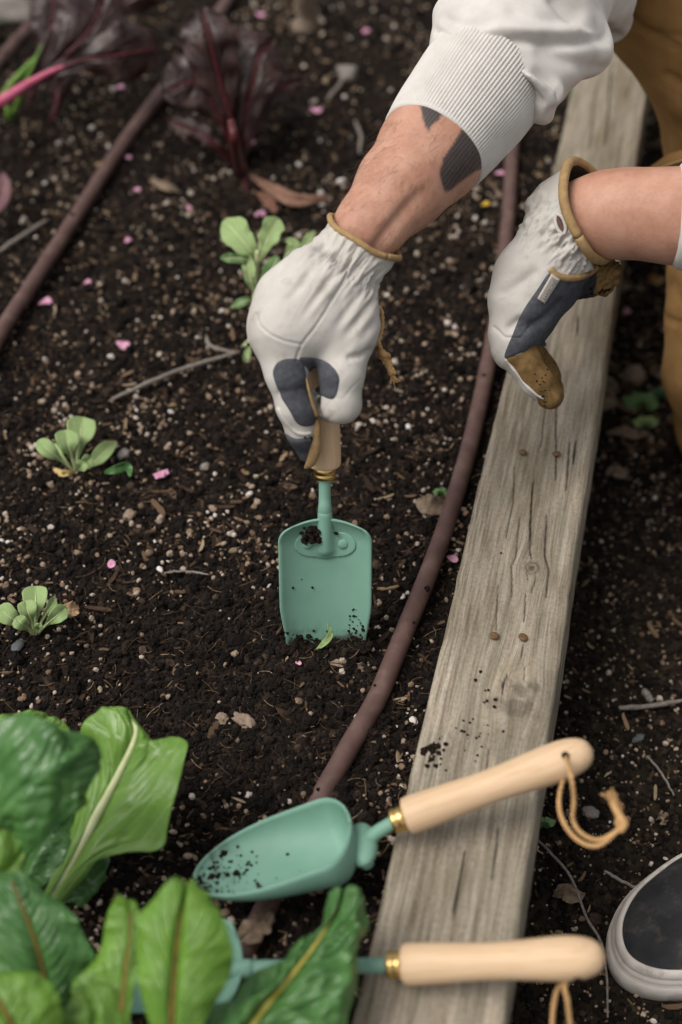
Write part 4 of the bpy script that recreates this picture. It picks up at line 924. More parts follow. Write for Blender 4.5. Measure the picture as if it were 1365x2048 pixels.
leaf([(173, 945, d_), (186, 928, d_-.004), (208, 905, d_-.004), (234, 884, d_+.01)], [1.5, 3, 16, 17, 2], [1.5, 3, 14, 13, 2], MAT['seedling'], s1, MAT['stalk_pale'], (.0009, .0003), seed=31, crinkle=.0006, wave=.0006, cup=.3, n=26, m=14, vein=.0003)
leaf([(148, 952, d_-.004), (138, 946, d_-.008), (122, 946, d_-.008), (106, 936, d_)], [2, 5, 7, 6, 1.5], [2, 5, 7, 6, 1.5], noisy('wilted_leaf', [(.3, (.5, .33, .08)), (.7, (.62, .5, .25))], 200, .6), s1, None, None, seed=32, crinkle=.001, wave=.002, n=20, m=10, label='wilted yellow leaf')
seedling('seedling', (72, 1272), 'pale green rosette seedling beside a curled dead leaf at left edge', [(0, 100, 1, 26, .0), (-22, 70, 1, 20, -.02), (-76, 56, 1, 20, -.03), (38, 78, 1, 10, .0), (60, 58, 1, 17, -.02), (-40, 36, 1, 15, -.04), (8, 26, 1, 8, -.05)])
# taller seedling behind the glove
tp = root('leafy_seedling', bed_at(512, 690), 'taller bolting leafy seedling rising just behind the gloved gripping hand', 'seedling'); dd = float((bed_at(512, 690)-CAM)@FWD)
stem([(512, 690, dd), (512, 620, dd-.03), (513, 560, dd-.05), (516, 500, dd-.07)], [.0034, .0042, .0034, .0026], MAT['stalk_pale'], tp)
def tl(mid, wl, wr, seed, **k): leaf(mid, wl[:-1]+[wl[-2]*.8], wr[:-1]+[wr[-2]*.8], MAT['seedling'] if seed % 3 else MAT['weed'], tp, MAT['stalk_pale'], (.0011, .0004), seed=seed, crinkle=.0014, wave=.002, cup=.25, n=34, m=18, vein=.0006, lobes=.3, tr=.28, **k)
D0 = dd-.06
tl([(514, 520, D0), (500, 500, D0-.01), (478, 472, D0-.01), (448, 440, D0)], [2, 18, 30, 24, 6], [2, 16, 30, 26, 5], 40)
tl([(518, 530, D0), (528, 500, D0-.012), (540, 468, D0-.01), (556, 436, D0+.01)], [2, 12, 22, 22, 6], [2, 10, 24, 22, 5], 41)
tl([(510, 525, D0), (490, 518, D0-.015), (465, 516, D0-.02), (442, 516, D0-.02)], [2, 7, 9, 8, 2], [2, 7, 9, 8, 2], 42)
tl([(512, 590, D0), (502, 560, D0-.012), (500, 535, D0-.014), (496, 510, D0-.01)], [2, 10, 14, 12, 3], [2, 9, 12, 10, 3], 43)
tl([(520, 600, D0), (532, 570, D0-.012), (542, 545, D0-.014), (556, 512, D0-.01)], [2, 14, 18, 14, 3], [2, 16, 20, 14, 3], 45)
tl([(514, 610, D0+.02), (498, 600, D0+.01), (480, 606, D0+.01), (462, 616, D0+.02)], [2, 7, 8, 6, 2], [2, 7, 8, 6, 2], 48)
tl([(508, 660, D0+.03), (520, 640, D0+.02), (524, 610, D0+.0), (530, 570, D0)], [2, 14, 18, 12, 3], [2, 12, 18, 12, 3], 46)
tl([(570, 520, D0+.06), (580, 500, D0+.06), (590, 490, D0+.06), (572, 478, D0+.06)], [2, 8, 12, 8, 2], [2, 8, 12, 8, 2], 47)
tl([(600, 520, D0+.06), (608, 500, D0+.06), (616, 480, D0+.06), (630, 462, D0+.06)], [2, 8, 10, 8, 2], [2, 8, 10, 8, 2], 49)
stem([(520, 660, dd-.0), (500, 682, dd-.01), (478, 704, dd)], .0025, MAT['stalk_pale'], tp)
tl([(505, 690, dd-.01), (494, 712, dd-.03), (497, 742, dd-.02), (488, 774, dd-.01)], [3, 8, 10, 12, 8], [3, 8, 8, 8, 6], 50)

# weeds
MAT['seedling_dark'] = leaf_mat('bluish_weed_leaf', (.12, .24, .12), (.075, .17, .085), (.2, .33, .18), .5, 5)
def weed(px, py, label, k, n_=5, path=False, mat='weed'):
    b = path_at(px, py) if path else bed_at(px, py); d = float((b-CAM)@FWD); r = root('weed', b, label, 'weed')
    for i in range(n_):
        a = -2.6+2.1*i/(n_-1)+rng.uniform(-.15, .15); ln = k*rng.uniform(.75, 1.15); ex, ey = math.cos(a)*ln, math.sin(a)*ln*.75
        leaf([(px, py, d), (px+ex*.5, py+ey*.5-2, d-.012), (px+ex, py+ey, d-.008)], [1.2, k*.2, k*.26, k*.2, 1.5], [1.2, k*.2, k*.26, k*.2, 1.5], MAT[mat], r, None, None, seed=int(px+i) % 90, crinkle=.001, wave=.0015, n=16, m=10, cup=.2, lobes=.3, vein=.0004)
    return r
weed(884, 994, 'tiny bright green weed beside the brown hose', 26, 5)
weed(1085, 1655, 'small green weed at the right foot of the timber edging', 32, 6, True)
weed(1285, 818, 'larger blurred green weed patch on the path near the brown trouser knee', 46, 9, True)
weed(1325, 800, 'blurred bluish green weed nearly touching the brown trouser knee', 38, 7, True, 'seedling_dark')
weed(1292, 855, 'low pale green weed below the larger weed patch on the path', 34, 5, True, 'seedling')
weed(1130, 190, 'blurred green weed between timber edging and sleeve', 40, 4, False)
# loose green and dead leaves
def loose(name, mid, wl, wr, mat, label, cat, z=.004, **k):
    P_ = [at(x, y, z=zz) for x, y, zz in mid]; m2 = [(x, y, float((p-CAM)@FWD)) for (x, y, _), p in zip(mid, P_)]
    r = root(name, P_[0], label, cat)
    kk = dict(crinkle=.0016, wave=.003, cup=.25, n=24, m=14, vein=.0005); kk.update(k)
    leaf(m2, wl, wr, mat, r, None, None, name='leaf_blade', **kk)
loose('fallen_leaf', [(208, 946, .008), (230, 940, .012), (255, 934, .01), (262, 952, .008)], [2, 8, 10, 8, 2], [2, 8, 10, 8, 2], MAT['chard_dark'], 'fallen dull green leaf right of the upper left seedling', 'leaf', seed=51)
loose('leaf_sliver', [(632, 1300, .012), (652, 1284, .022), (662, 1268, .03), (656, 1249, .038)], [1, 6, 7, 5, 1], [1, 5, 6, 4, 1], MAT['seedling'], 'pale green leaf sliver stuck to the foot of the trowel blade', 'leaf', seed=52, cup=.5)
loose('dead_leaf', [(832, 1000, .008), (850, 1010, .013), (872, 1012, .013), (888, 1000, .01)], [4, 18, 24, 20, 6], [4, 16, 18, 16, 5], MAT['dead_leaf'], 'ragged greyish dead leaf beneath the tiny weed by the hose', 'dead leaf', seed=53, lobes=.5)
loose('dead_leaf', [(112, 1228, .012), (130, 1222, .016), (148, 1220, .014), (160, 1216, .012)], [3, 12, 16, 14, 4], [3, 10, 12, 10, 4], noisy('orange_dead_leaf', [(.3, (.3, .17, .09)), (.7, (.48, .33, .2))], 200, .8), 'curled orange brown dead leaf at right of the left edge seedling', 'dead leaf', seed=54, lobes=.3)
loose('dead_leaf', [(480, 1880, .004), (505, 1862, .012), (530, 1848, .012), (545, 1830, .008)], [4, 22, 26, 18, 4], [4, 20, 24, 16, 4], MAT['dead_leaf'], 'crumpled brown dead leaf below the scoop near the hose', 'dead leaf', seed=55, lobes=.5, crinkle=.006)
loose('dead_leaf', [(645, 1325, .006), (680, 1328, .012), (720, 1335, .012), (750, 1330, .006)], [3, 8, 10, 8, 2], [3, 6, 8, 8, 2], MAT['dead_leaf'], 'shrivelled dead leaf lying just below the trowel blade', 'dead leaf', seed=56, lobes=.6, crinkle=.004)
loose('dead_leaf', [(500, 350, .01), (545, 380, .016), (590, 400, .016), (660, 395, .01)], [3, 10, 14, 12, 4], [3, 8, 12, 10, 3], noisy('russet_leaf', [(.3, (.2, .1, .07)), (.7, (.32, .19, .13))], 90, .8), 'long curled russet dead leaf right of the dark red plant foot', 'dead leaf', seed=57, lobes=.3)
loose('dead_leaf', [(515, 385, .01), (535, 400, .014), (552, 425, .012)], [3, 10, 12, 4], [3, 10, 10, 4], noisy('russet_leaf_dark', [(.3, (.13, .05, .035)), (.7, (.24, .12, .08))], 90, .8), 'short reddish dead leaf at the dark red plant foot', 'dead leaf', seed=58)
loose('dead_leaf', [(300, 360, .01), (330, 372, .014), (356, 380, .01)], [3, 8, 9, 3], [3, 8, 9, 3], MAT['dead_leaf'], 'narrow dead leaf right of the upper left hose', 'dead leaf', seed=59)
for i, (x, y, w, h, lab) in enumerate(((1255, 866, 84, 20, 'broad grey brown dead leaf on the path below the weed patch'), (1210, 790, 20, 60, 'dark narrow dead leaf along the timber edging opposite the green weeds'), (1320, 745, 40, 26, 'pale dead leaf on the path beside the brown trouser knee'), (1240, 570, 44, 14, 'tan dead leaf on the path right of the glove thumb'), (1310, 560, 30, 16, 'orange tan dead leaf left of the trouser crease'), (1235, 945, 46, 22, 'light brown dead leaf alone on the path beside nails'), (1135, 1790, 60, 34, 'mottled dead leaf on the path between the two tan handles'), (1325, 1640, 30, 20, 'small dull leaf on the path above the shoe'))):
    q = path_at(x, y); zz = q[2]+.006
    loose('dead_leaf', [(x-w*.5, y+h*.1, zz), (x-w*.15, y-h*.2, zz+.006), (x+w*.2, y+h*.1, zz+.006), (x+w*.5, y, zz)], [3, h*.4, h*.5, h*.4, 2], [3, h*.4, h*.5, h*.4, 2], MAT['dead_leaf'] if i != 4 else noisy('orange_leaf', [(.3, (.3, .15, .05)), (.7, (.45, .28, .13))], 90, .8), lab, 'dead leaf', seed=60+i, lobes=.35, crinkle=.004)

# dark red chards at the back
def red_plant(base, label, leaves, stalk='stalk_red'):
    b = bed_at(*base); d = float((b-CAM)@FWD); r = root('red_chard', b, label, 'red chard')
    for i, (pts, wl, wr) in enumerate(leaves):
        leaf([(x, y, d+dz) for x, y, dz in pts], wl, wr, MAT['red_leaf'], r, MAT[stalk], (.0032, .0012), seed=70+i+int(base[0]) % 13, crinkle=.007, wave=.012, cup=-.1, n=44, m=26, lobes=.22, fr=26, vein=.003, tr=.3)
    return r
rp = red_plant((482, 345), 'dark red leafy chard standing blurred behind the pale seedling', [
    ([(474, 330, 0), (455, 270, -.03), (430, 215, -.05), (390, 165, -.06), (325, 188, -.06)], [3, 10, 36, 56, 52, 40], [3, 10, 34, 52, 50, 40]),
    ([(478, 340, 0), (465, 250, -.05), (440, 160, -.08), (420, 80, -.1), (405, 15, -.1)], [3, 14, 44, 58, 54, 42], [3, 14, 46, 58, 52, 42]),
    ([(482, 340, 0), (490, 250, -.04), (505, 170, -.06), (520, 110, -.06), (545, 80, -.04)], [3, 14, 50, 60, 54, 42], [3, 14, 48, 58, 52, 42]),
    ([(480, 340, 0), (470, 230, -.02), (468, 130, -.02), (480, 50, 0)], [3, 14, 50, 52, 40], [3, 14, 48, 52, 40]),
    ([(470, 330, 0), (430, 290, -.03), (390, 262, -.03), (330, 240, -.02)], [3, 10, 22, 20, 4], [3, 12, 26, 22, 4]),
    ([(480, 330, .0), (520, 240, .03), (560, 180, .05), (600, 160, .06)], [3, 8, 26, 32, 24], [3, 8, 26, 30, 24]),
    ([(485, 335, -.01), (492, 370, -.04), (497, 400, -.05), (488, 432, -.04)], [3, 16, 20, 16, 3], [3, 12, 16, 14, 3])])
stem([(482, 345, float((bed_at(482, 345)-CAM)@FWD)), (472, 290, 1.47), (462, 240, 1.45)], [.008, .006, .004], MAT['stalk_red'], rp)
rp = red_plant((60, 240), 'large dark red chard at top left with a bright pink stalk', [
    ([(-40, 225, -.1), (40, 185, -.1), (120, 120, -.1), (180, 60, -.1), (215, -20, -.08)], [3, 8, 52, 76, 74, 60], [3, 8, 40, 70, 74, 60]),
    ([(-30, 222, -.12), (60, 170, -.14), (150, 125, -.16), (240, 110, -.16), (322, 95, -.14)], [3, 6, 26, 62, 70, 60], [3, 6, 22, 48, 56, 50]),
    ([(60, 200, -.0), (90, 120, -.02), (105, 40, -.03), (110, -40, -.03)], [3, 18, 46, 52, 44], [3, 18, 42, 50, 44]),
    ([(100, 250, .0), (115, 210, -.02), (120, 170, -.02), (150, 120, 0)], [3, 8, 20, 20, 4], [3, 8, 20, 20, 4]),
    ([(160, 40, .05), (230, 10, .05), (280, -20, .05), (330, -50, .05)], [3, 30, 50, 40, 5], [3, 30, 40, 30, 5])])
dd2 = float((bed_at(60, 240)-CAM)@FWD)
stem([(-60, 232, dd2-.13), (0, 204, dd2-.135), (50, 172, dd2-.145), (105, 142, dd2-.155), (150, 126, dd2-.16)], [.008, .0072, .0055, .0032, .001], MAT['stalk_pink'], rp)
b_ = bed_at(-10, 425)
loose('red_leaf', [(-40, 440, .02), (-10, 410, .03), (6, 380, .03), (8, 345, .02)], [4, 20, 24, 16, 3], [4, 16, 18, 14, 3], noisy('mauve_leaf', [(.3, (.15, .07, .08)), (.7, (.24, .13, .14))], 60, .6), 'mauve red leaf tip at the left edge of the bed', 'leaf', seed=66)
gb = root('grass_tuft', bed_at(40, 215), 'bright green grass blades bending left below the pink chard stalk', 'grass')
for pts in ([(20, 245, .0), (50, 170, -.05), (85, 90, -.08)], [(0, 195, -.04), (40, 150, -.06), (75, 110, -.07)], [(30, 260, .0), (18, 230, -.04), (12, 205, -.05)]):
    q0 = float((bed_at(40, 215)-CAM)@FWD); stem([(x, y, q0+z_) for x, y, z_ in pts], [.003, .0045, .001], MAT['grass'], gb, 'grass_blade', 16)
ds = root('dry_stalk', bed_at(615, 60), 'thick pale dry stalk standing blurred at the top of the bed', 'dry stalk'); q0 = float((bed_at(615, 60)-CAM)@FWD)
stem([(612, 62, q0), (618, 30, q0-.02), (608, -10, q0-.05), (618, -70, q0-.08)], [.022, .014, .012, .014], MAT['stem_dry'], ds, 'stalk')

# twigs
def twig(pts, r, label, path=False, group=None):
    P_ = [(path_at if path else bed_at)(x, y)+np.array([0, 0, dz+.004]) for x, y, dz in pts]; C = spline(P_, 30); k = np.arange(30)
    C = C+np.stack([.0012*vnoise(k*.5, k*0+r*999, s=91), .0012*vnoise(k*.5, k*0+3+r*777, s=92), .001*vnoise(k*.6, k*0+8, s=93)], 1)
    v, f = tube(C, [r*.8, r*1.15, r, r*1.1, r*.6], raw=True, m=9); mk('twig', v, f, TWG, None, loc=P_[0], label=label, cat='twig')
TWG = noisy('grey_twig', [(.3, (.12, .1, .085)), (.7, (.26, .23, .2))], 400, .85, .5, 900, .0006)
twig([(225, 812, .004), (300, 785, .008), (345, 765, .008), (395, 748, .008), (482, 726, .01)], .0021, 'long grey twig pointing at the glove thumb joint')
twig([(-5, 520, .004), (50, 485, .006), (98, 455, .006)], .0024, 'grey twig left of the upper left hose')
twig([(655, 215, .006), (675, 195, .01), (690, 170, .006)], .0022, 'pale twig behind the dark red chard at right')
twig([(720, 320, .004), (722, 295, .012), (710, 262, .01)], .002, 'pale dry twig left of the forearm')
twig([(330, 1160, .004), (370, 1158, .006), (420, 1164, .005)], .0010, 'thin pale twig left of the trowel blade in the turned soil')
twig([(1058, 1680, .006), (1100, 1730, .012), (1140, 1780, .012), (1170, 1850, .008), (1205, 1920, .008), (1212, 2050, .008)], .0011, 'long thin dry stem curving down the path past the lower handle', True)
twig([(1205, 1755, .006), (1250, 1780, .006), (1300, 1800, .006)], .0013, 'short dry stem on the path at the shoe toe', True)
twig([(1235, 1430, .006), (1290, 1427, .006), (1365, 1415, .006)], .0022, 'straw coloured stick across the path near the right edge', True)
twig([(1285, 1395, .006), (1300, 1420, .008)], .0032, 'short dark stick end beside the straw stick', True)
twig([(1290, 1525, .006), (1320, 1560, .006), (1345, 1605, .006)], .001, 'fine dark stem on the path right of upper handle', True)
twig([(415, 690, .006), (425, 712, .008), (470, 722, .006)], .002, 'curled tan twig left of the glove beside green stem')

# pink petals
def petal(px, py, w, label, path=False, h=.7, mat='petal', n_=1):
    c = (path_at if path else bed_at)(px, py)+np.array([0, 0, .006]); d = float((c-CAM)@FWD); r = w*d/FPX; parts = []
    for q in range(n_):
        th_ = np.linspace(0, 2*np.pi, 15)[:-1]; rr_ = [0, .5, 1]; V = []; a0 = rng.uniform(0, 6); ca, sa = math.cos(a0), math.sin(a0)
        for k in (.02, .55, 1.0):
            for t_ in th_:
                x_ = k*math.cos(t_)*(1-.18*math.cos(t_)); y_ = k*math.sin(t_)*h*(1+.12*math.sin(3*t_)); V.append((x_*ca-y_*sa, x_*sa+y_*ca, .35*k*k*(.5+.5*math.sin(t_*2+q))+.1*q))
        V = np.array(V)+rng.normal(0, .45 if n_ > 1 else 0, 3)*np.array([1, 1, .2]); parts.append((V, [tuple(f) for f in grid_faces(3, 14, True)]+[tuple(range(14))]))
    V, F = join(parts); o = mk('petal', V*r+c, F, MAT[mat], None, loc=c, label=label, cat='petal')
    sm = o.modifiers.new('thick', 'SOLIDIFY'); sm.thickness = .0004
for q in ((248, 700, 17, 'bright pink petal alone on the soil between hose and glove'), (178, 574, 9, 'small pink petal right of the upper left hose bend'), (95, 614, 15, 'pale pink petal beside the upper left hose'), (258, 490, 9, 'dull pink petal below the hose near its middle'), (242, 184, 10, 'pink petal under the dark red chard stalk'),
          (634, 230, 14, 'pale pink petal at the top between red chard and forearm'), (500, 293, 11, 'pink petal just right of the red chard stem'), (572, 177, 9, 'faint pink petal right of the dark red chard'), (520, 440, 13, 'pink petal right above the taller seedling'), (255, 325, 8, 'small pink petal right of the hose, left of the red chard'), (275, 390, 8, 'magenta petal right of the hose above two others'),
          (522, 38, 11, 'pink petal at the top edge of the bed'), (733, 72, 10, 'dim red petal at top beside the sleeve'), (380, 425, 8, 'dark red petal left of the russet leaf'), (226, 1140, 12, 'withered pink petal midway down the left of the bed'), (597, 1336, 7, 'tiny pink petal left below the trowel blade'), (1000, 356, 10, 'pink petal on the soil beside the tattooed forearm')):
    petal(*q)
petal(903, 1127, 13, 'magenta petal tucked between hose and timber edging', mat='petal')
petal(1253, 632, 11, 'reddish petal on the path right of the plank', True); petal(1330, 670, 9, 'pink petal on the path against the brown trousers', True)
petal(322, 962, 10, 'crumpled pink and white blossom beside the upper left seedling', n_=7, h=.6)
MAT['petal_y'] = noisy('yellow_petal', [(.3, (.5, .3, .03)), (.7, (.6, .42, .06))], 200, .7)
petal(972, 418, 10, 'round yellow petal left of the second glove', mat='petal_y')
# ------------------------------------------------------------------ the gardener
def closed_line(p): return [tuple(q) for q in spline(p, 14)]
person = root('person', at(1480, 700, z=ZPATH), 'gardener in white sweatshirt and brown overalls kneeling right of the plank, digging', 'person')
def bounds(parts, pad=.012):
    P_ = np.array([c for q in parts for c, r in q]); R_ = np.array([r for q in parts for c, r in q])[:, None]
    return (P_-R_).min(0)-pad, (P_+R_).max(0)+pad
# body: both arms and a trunk as one skin
ARM1 = cc((690, 520, 1.066, 48), (722, 474, 1.064, 56), (748, 440, 1.066, 64), (802, 374, 1.08, 86), (866, 299, 1.098, 104), (965, 168, 1.13, 100), (1045, 20, 1.18, 88), (1150, -160, 1.24, 92), (1450, -400, 1.34, 120))
ARM2 = cc((1105, 490, 1.15, 40), (1165, 432, 1.142, 64), (1210, 428, 1.138, 79), (1270, 428, 1.132, 84), (1350, 432, 1.125, 90), (1520, 440, 1.12, 100), (1780, 250, 1.22, 120), (1800, -250, 1.38, 150))
TRK = cc((1450, -400, 1.34, 120), (1640, -340, 1.42, 240), (1640, -100, 1.46, 260), (1600, 160, 1.5, 250))
TR2 = cc((1800, -250, 1.38, 150), (1640, -340, 1.42, 240))
TND = cc((850, 372, 1.058, 18), (800, 420, 1.046, 16), (745, 480, 1.036, 12))
def f_body(P):
    f = chain(P, ARM1, .012); f = smin(f, chain(P, ARM2, .012), .004); f = smin(f, chain(P, TRK, .03), .02); return smin(f, chain(P, TR2, .03), .02)
lo, hi = bounds([ARM1, ARM2, TRK, TR2]); V, Q = sdf_mesh(f_body, lo, hi, .0019); V = relax(V, Q, 3); N = normals(V, Q)
px, py, dp = proj(V); fr_ = front(V, N)
fl = (fr_ > .05) & (px < 1010)
g_ = linesd(px, py, [(865, 352), (838, 385), (805, 425), (770, 470), (750, 500)])
g2 = linesd(px, py, [(900, 395), (840, 440), (790, 490)])
V = V-N*(fl*(.0032*np.exp(-(g_/13)**2)*ss(350, 420, py)-.0016*np.exp(-(g2/16)**2)))[:, None]
V = V+N*(.0012*vnoise(V[:, 0]*38, V[:, 1]*38, V[:, 2]*38, s=101))[:, None]
def skin_mat():
    m, n, l, b = M('skin'); v = coords(n, l)
    t = noise(n, l, 42, 4, v); t2 = noise(n, l, 350, 5, v)
    r = ramp(n, [(.25, (.36, .165, .108)), (.5, (.455, .24, .165)), (.75, (.53, .305, .22))]); l.new(t.outputs['Fac'], r.inputs[0])
    r2 = ramp(n, [(.3, (.94, .92, .9)), (.6, (1.02, 1.02, 1.02))]); l.new(t2.outputs['Fac'], r2.inputs[0])
    c = mix(n, l, 1., r.outputs[0], r2.outputs[0], 'MULTIPLY')
    a = n.new('ShaderNodeAttribute'); a.attribute_name = 'tattoo'
    pv = np.cross(at(866, 299, 1.098)-at(748, 440, 1.066), FWD); pv /= np.linalg.norm(pv)
    dt = n.new('ShaderNodeVectorMath'); dt.operation = 'DOT_PRODUCT'; dt.inputs[1].default_value = tuple(pv); l.new(v, dt.inputs[0])
    w_ = mathn(n, l, 'SINE', mathn(n, l, 'ADD', mathn(n, l, 'MULTIPLY', dt.outputs['Value'], 2400.), mathn(n, l, 'MULTIPLY', t.outputs['Fac'], 7.)))
    w_ = mathn(n, l, 'POWER', mathn(n, l, 'ADD', mathn(n, l, 'MULTIPLY', w_, .5), .5), 2.)
    ink = mix(n, l, w_, (.032, .029, .030), (.066, .058, .056))
    l.new(mix(n, l, a.outputs['Fac'], c, ink), b.inputs['Base Color'])
    b.inputs['Roughness'].default_value = .55; b.inputs['Specular IOR Level'].default_value = .35
    b.inputs['Subsurface Weight'].default_value = .22; b.inputs['Subsurface Radius'].default_value = (.008, .003, .0018); b.inputs['Subsurface Scale'].default_value = 1
    bumpn(n, l, t2.outputs['Fac'], .35, .0008, b); return m
body = mk('body', V, Q, skin_mat(), person)
tt = np.maximum(polysd(px, py, [(985, 270), (930, 250), (905, 290), (887, 317), (879, 348), (884, 366), (889, 384), (903, 380), (925, 362), (948, 345), (985, 330)]), polysd(px, py, [(838, 200), (892, 215), (878, 240), (864, 250), (857, 263), (849, 248)]))
attr(body, 'tattoo', ss(-2.2, 2.2, tt)*(fr_ > .05)*.97)
# fine arm hair
ha, hp_ = [], np.nonzero((fr_ > .02) & (px > 690) & (px < 960) & (py > 235) & (py < 500) & (dp < 1.15))[0]
for i in rng.choice(hp_, 650):
    d_ = at(px[i]-6, py[i]+8, dp[i])-V[i]; d_ /= np.linalg.norm(d_); d_ = d_+rng.normal(0, .45, 3); L__ = rng.uniform(.004, .009)
    ha.append(tube([V[i], V[i]+d_*L__*.5+N[i]*L__*.22, V[i]+d_*L__+N[i]*L__*.25], .00006, n=4, m=3))
hair = mk('arm_hair', *join(ha), noisy('arm_hair', [(.3, (.1, .055, .03)), (.7, (.2, .12, .07))], 100, .6), person); hair['kind'] = 'stuff'

# sweatshirt
SL_A = cc((960, 172, 1.128, 118), (1000, 110, 1.14, 136), (1045, 20, 1.165, 158), (1115, -130, 1.22, 170), (1450, -400, 1.34, 190))
SL_B = cc((1050, 150, 1.12, 62), (1110, 115, 1.125, 66), (1168, 92, 1.145, 60))
SL_C = cc((880, 78, 1.13, 20), (910, 92, 1.105, 27), (985, 146, 1.088, 30), (1058, 212, 1.098, 27), (1088, 228, 1.13, 24))
SL_D = cc((975, 100, 1.105, 24), (1050, 150, 1.095, 30), (1102, 186, 1.105, 28), (1108, 186, 1.14, 26))
SL_G = cc((892, 28, 1.14, 26), (960, 52, 1.108, 34), (1060, 62, 1.10, 36), (1150, 70, 1.12, 40))
SL_E = cc((1090, -60, 1.19, 110), (1190, -20, 1.25, 80), (1222, 40, 1.3, 44))
SL_T = cc((1450, -400, 1.34, 190), (1640, -340, 1.42, 265), (1640, -60, 1.46, 280))
SL_2 = cc((1362, 432, 1.125, 99), (1400, 433, 1.123, 106), (1520, 440, 1.12, 125), (1780, 250, 1.22, 150), (1800, -250, 1.38, 190), (1640, -340, 1.42, 260))
def f_sweat(P):
    f = chain(P, SL_A, .012); f = smin(f, chain(P, SL_B, .008), .012); f = smin(f, chain(P, SL_C, .004), .005); f = smin(f, chain(P, SL_D, .004), .005); f = smin(f, chain(P, SL_G, .006), .010)
    f = smin(f, chain(P, SL_E, .01), .012); f = smin(f, chain(P, SL_T, .03), .03)
    f = smin(f, chain(P, SL_2, .01), .01)
    c0, c1 = SL_2[0][0], SL_2[1][0]; ax = (c1-c0)/np.linalg.norm(c1-c0); near2 = np.linalg.norm(P-c0, axis=1) < .09
    f = np.where(near2, np.maximum(f, -((P-c0)@ax)-.004), f)
    a0 = at(866, 299, 1.098); a1 = at(965, 168, 1.13); ax = (a1-a0)/np.linalg.norm(a1-a0)
    return np.maximum(f, np.where(np.linalg.norm(P-a1, axis=1) < .13, -((P-a1)@ax)-.008, -1))
lo, hi = bounds([SL_A, SL_B, SL_C, SL_D, SL_E, SL_T, SL_2]); V, Q = sdf_mesh(f_sweat, lo, hi, .0025); V = relax(V, Q, 3); N = normals(V, Q)
axd = (at(1110, 30, 1.17)-at(965, 168, 1.13)); axd /= np.linalg.norm(axd); u_ = V@axd; p1 = np.cross(axd, FWD); p1 /= np.linalg.norm(p1); w_ = V@p1; q_ = V@np.cross(axd, p1)
px, py, dp = proj(V)
fold = vnoise(u_*46+.5*vnoise(w_*14, q_*14, s=112), w_*13, q_*13, s=111)+.5*vnoise(u_*95, w_*22, q_*22, s=113)
amp = .0070*ss(1450, 1150, px)*ss(330, 180, py)*(.35+.65*ss(150, -20, np.abs(py-60)))
fw = ss(0, .3, front(V, N)); dv = 0
for (pts, dpt, wd) in (([(943, 76), (1041, 80), (1114, 86), (1211, 78)], .0068, 10), ([(1002, 122), (1070, 141), (1119, 175), (1124, 195)], .0060, 8), ([(1090, 100), (1129, 122), (1216, 141)], .0040, 15), ([(926, 104), (992, 127), (1041, 161), (1080, 205)], .0052, 7), ([(1110, 0), (1150, 30), (1235, 75)], .006, 13), ([(895, 40), (930, 52), (975, 50)], .003, 10), ([(1030, 20), (1090, 40), (1150, 36)], .003, 16), ([(868, 60), (890, 70), (915, 88)], .004, 6),
                      ([(960, 108), (1030, 130), (1090, 172)], -.0030, 9), ([(980, 58), (1060, 58), (1150, 60)], -.0034, 14)):
    dv = dv+fw*dpt*np.exp(-(linesd(px, py, closed_line(pts))/wd)**2)
V = V-N*dv[:, None]
V = relax(V+N*(fold*amp)[:, None], Q, 3)
sweat = mk('sweatshirt', V, Q, MAT['knit'], person)
def ribbed(name, a, b, ra, rb, n_rib, parent, mat, bulge=.0, nrib_len=26, turn=None):
    """knitted cuff: a ribbed sleeve end from a (open hem) to b"""
    ax = (b-a)/np.linalg.norm(b-a); e1 = np.cross(ax, np.array([0, 0, 1.])); e1 /= np.linalg.norm(e1); e2 = np.cross(ax, e1)
    th_ = np.linspace(0, 2*np.pi, n_rib*6, endpoint=False); rows = []
    prf = [(-.0, -.0035), (-.0012, -.0018), (-.0008, -.0002), (.0012, .0006)]+[(t, 0) for t in np.linspace(.004, np.linalg.norm(b-a), nrib_len)]
    L__ = np.linalg.norm(b-a)
    for t, o_ in prf:
        f_ = np.clip(t/L__, 0, 1); r_ = ra+(rb-ra)*f_+bulge*math.sin(np.pi*f_)+o_
        r_ = r_+.0006*np.cos(th_*n_rib)*ss(0, .004, t)+.0016*vnoise(np.cos(th_)*2.2+f_*3, np.sin(th_)*2.2+f_, s=120)*ss(0, .2, f_)
        t2 = t+.0016*vnoise(np.cos(th_)*1.6, np.sin(th_)*1.6+7, s=121)
        rows.append(a+ax*t2[:, None]+r_[:, None]*(np.cos(th_)[:, None]*e1+np.sin(th_)[:, None]*e2))
    # turned-in hem
    th_n = len(th_); inner = [a+ax*t+(ra-.004)*(np.cos(th_)[:, None]*e1+np.sin(th_)[:, None]*e2) for t in (.02, .003)]
    rows = inner+rows; V = np.vstack(rows); return mk(name, V, grid_faces(len(rows), th_n, True)[:, ::-1], mat, parent)
ribbed('cuff', at(866, 299, 1.098), at(972, 158, 1.132), 112*1.098/FPX, 128*1.13/FPX, 104, sweat, MAT['knit'], .0015)
ribbed('cuff', at(1352, 432, 1.125), at(1440, 435, 1.122), 98*1.125/FPX, 108*1.12/FPX, 80, sweat, MAT['knit'])

